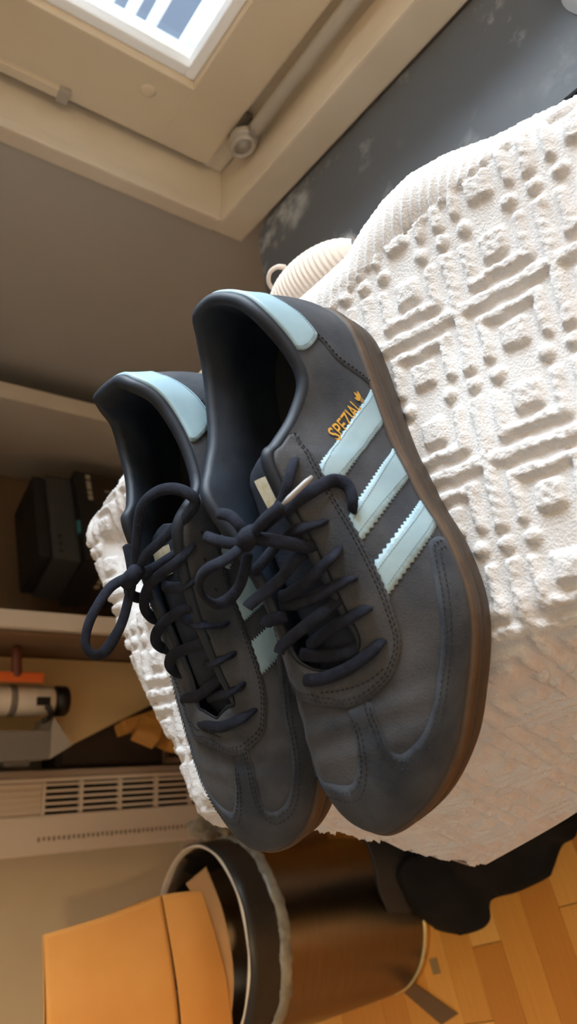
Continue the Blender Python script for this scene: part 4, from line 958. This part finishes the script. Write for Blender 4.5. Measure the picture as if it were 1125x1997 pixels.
child(sheet('gusset', [[(-.152,.850,zt1), (-.161,.90,zt1-.026), (-.172,.95,zt1-.05)], [(-.143,.848,-.355), (-.156,.90,-.37), (-.163,.95,-.385)], [(-.131,.846,zm), (-.150,.895,zm-.01), (-.150,.945,zm-.02)], [(-.132,.846,zl), (-.148,.89,zl), (-.145,.94,zl)]], KRAFT), bg_)
child(sheet('back_panel', [[(-.172,.95,zt1-.05), (-.27,.958,zt1-.054), (-.385,.96,zt1-.06)], [(-.145,.94,zl), (-.25,.95,zl-.02), (-.345,.95,zl-.04)]], KRAFT), bg_)
child(sheet('bag_base', [[(-.152,.850,zt1+.0005), (-.27,.838,zt1-.004), (-.385,.865,zt1-.0115)], [(-.172,.95,zt1-.0495), (-.27,.958,zt1-.0535), (-.385,.96,zt1-.0595)]], KRAFT), bg_)
child(sheet('inner_flap', [[(-.112,.885,-.498), (-.16,.842,-.497), (-.22,.822,-.497), (-.28,.835,-.497)], [(-.128,.885,-.47), (-.165,.852,-.478), (-.22,.838,-.485), (-.27,.848,-.49)]], KRAFTIN), bg_)

# crumpled clear-grey plastic behind the bin
rj = np.random.RandomState(11)
bm = bmesh.new(); bmesh.ops.create_icosphere(bm, subdivisions=4, radius=1)
for v in bm.verts:
    p = v.co.copy(); k = 1+.25*math.sin(p.x*7+p.y*5)+.22*math.sin(p.z*9-p.x*4)+.15*math.sin(p.y*13+p.z*6); v.co = Vector((p.x*.030*k-.085, p.y*.028*k+1.095, p.z*.036*k+Z0-.640))
tag(bm_obj('crumpled_plastic', bm, mat('silvery_wrap', lin(196,188,170), .3, var=lin(150,140,120), vscale=30, bump=.5, bscale=60, bdist=.004), None, False), 'crumpled silvery plastic wrapper sticking up behind the bin', 'wrapper')
# brown box and pale lid on the floor behind
bx_ = empty('brown_carton', (-.03, 1.12, 0)); tag(bx_, 'brown carton with a pale lid on the floor behind the bin', 'carton')
child(box('carton_body', (-.150, 1.03, .0005), (.0, 1.16, .11), mat('brown_card', lin(150,100,58), .8), None, .002, .15), bx_)
child(box('pale_lid', (-.118, 1.032, .1105), (-.045, 1.10, .116), mat('pale_grey_card', lin(190,186,182), .7), None, .001, .3), bx_)

# black bag slumped on the floor, half under the pouf cover
outl = [(-.080,.560), (-.100,.585), (-.126,.602), (-.136,.612), (-.155,.658), (-.168,.700), (-.190,.706), (-.204,.725), (-.214,.765), (-.205,.800), (-.165,.812), (-.10,.806), (-.03,.79), (.02,.72), (.03,.62), (.0,.56)]
Q = catmull([(a, b, 0) for a, b in outl], 5, True)[:, :2]
g1, g2 = np.meshgrid(np.arange(-.23, .05, .004), np.arange(.54, .83, .004)); G = np.c_[g1.ravel(), g2.ravel()]
ins = np.zeros(len(G), bool); j = len(Q)-1
for i in range(len(Q)):
    xi, yi = Q[i]; xj, yj = Q[j]
    if yi != yj: ins ^= ((yi > G[:, 1]) != (yj > G[:, 1])) & (G[:, 0] < (xj-xi)*(G[:, 1]-yi)/(yj-yi)+xi)
    j = i
G = G[ins]; dd = np.min(np.linalg.norm(G[:, None]-Q[None], axis=2), axis=1); G = G[dd > .002]
ov, oe, of, *_ = geometry.delaunay_2d_cdt([Vector(p) for p in np.r_[Q, G]], [], [list(range(len(Q)))], 1, 1e-7)
PV = np.array([(v.x, v.y) for v in ov]); dd = np.min(np.linalg.norm(PV[:, None]-Q[None], axis=2), axis=1)
hz = .105*np.sqrt(np.clip(dd/.06, 0, 1))*(.72+.18*np.sin(PV[:, 0]*38+PV[:, 1]*17)+.14*np.sin(PV[:, 1]*55-PV[:, 0]*22)+.06*np.sin(PV[:, 0]*110+PV[:, 1]*70))
kb = empty('black_bag', (-.1, .69, 0)); tag(kb, 'slumped black fabric bag on the wooden floor below the pouf', 'bag')
child(mesh_obj('bag_body', np.c_[PV, .001+hz], of, BLACKCLOTH), kb)
child(sheet('bag_flap', [[(-.081,.785,-.665), (-.112,.770,-.668), (-.150,.775,-.680), (-.178,.786,-.702)], [(-.084,.780,-.72), (-.120,.762,-.722), (-.155,.768,-.728), (-.180,.780,-.732)], [(-.089,.785,-.775), (-.125,.772,-.776), (-.155,.776,-.768), (-.176,.784,-.752)]], BROWNGREY, .004), kb)
# strap and scrap on the floor
V = [(-.296,.878,.0012), (-.281,.858,.0012), (-.304,.776,.0012), (-.322,.806,.0012)]
V2 = V+[(x, y, z+.002) for x, y, z in V]
tag(mesh_obj('webbing_strap', V2, [(3,2,1,0), (4,5,6,7), (0,1,5,4), (1,2,6,5), (2,3,7,6), (3,0,4,7)], STRAP, None, False), 'flat brown strap lying on the floor below the bin', 'strap')
tag(box('paper_scrap', (-.266, .803, .0005), (-.248, .817, .0015), mat('tan_scrap', lin(150,124,84), .8), None, .0002, .3), 'tiny tan paper square on the floor beside the bin', 'scrap')

# the lamp that lights the room, standing behind the photographer
lp = empty('floor_lamp', (.05, -1.10, 0)); tag(lp, 'slim floor lamp with a bare warm globe behind the viewer', 'lamp')
child(lathe('lamp_base', [(.0, .0), (.11, .0), (.115, .006), (.11, .016), (.02, .022), (.012, .04), (.0, .04)], BLACKPL, None, 48, (.05, -1.10)), lp)
child(lathe('pole', [(.008, .04), (.008, 1.20), (.016, 1.215), (.016, 1.238), (.0, 1.24)], BLACKPL, None, 24, (.05, -1.10)), lp)
EM = bpy.data.materials.new('warm_bulb'); EM.use_nodes = True; _p = EM.node_tree.nodes['Principled BSDF']
_p.inputs['Emission Color'].default_value = (1.0, .73, .43, 1); _p.inputs['Emission Strength'].default_value = LAMP_POWER/(math.pi*4*math.pi*.05**2)
bm = bmesh.new(); bmesh.ops.create_uvsphere(bm, u_segments=32, v_segments=16, radius=.05, matrix=Matrix.Translation((.05, -1.10, 1.29)))
child(bm_obj('bulb', bm, EM, None, True), lp)

# tall cupboard shape added behind the photographer to shade the pouf from the lamp
wd = empty('lamp_blocker', (.11, -.6, 0)); tag(wd, 'tall narrow cream cupboard added behind the viewer to shade the pouf', 'blocker')
child(box('blocker_body', (.018, -.78, .0005), (.200, -.42, 1.95), SHELFM, None, .004), wd)
for y0_, y1_ in ((-.775, -.602), (-.598, -.425)):
    d_ = child(box('blocker_panel', (-.002, y0_, .06), (.0175, y1_, 1.92), SHELFM, None, .003), wd)
    yk = y1_-.03 if y0_ < -.7 else y0_+.03
    h_ = box('blocker_handle', (-.018, yk-.006, .95), (-.0025, yk+.006, 1.08), RODM, None, .003); h_.parent = d_; h_.matrix_parent_inverse = Matrix.Translation(wd.location).inverted() @ Matrix.Identity(4)
    h_.matrix_parent_inverse = Matrix.Identity(4)
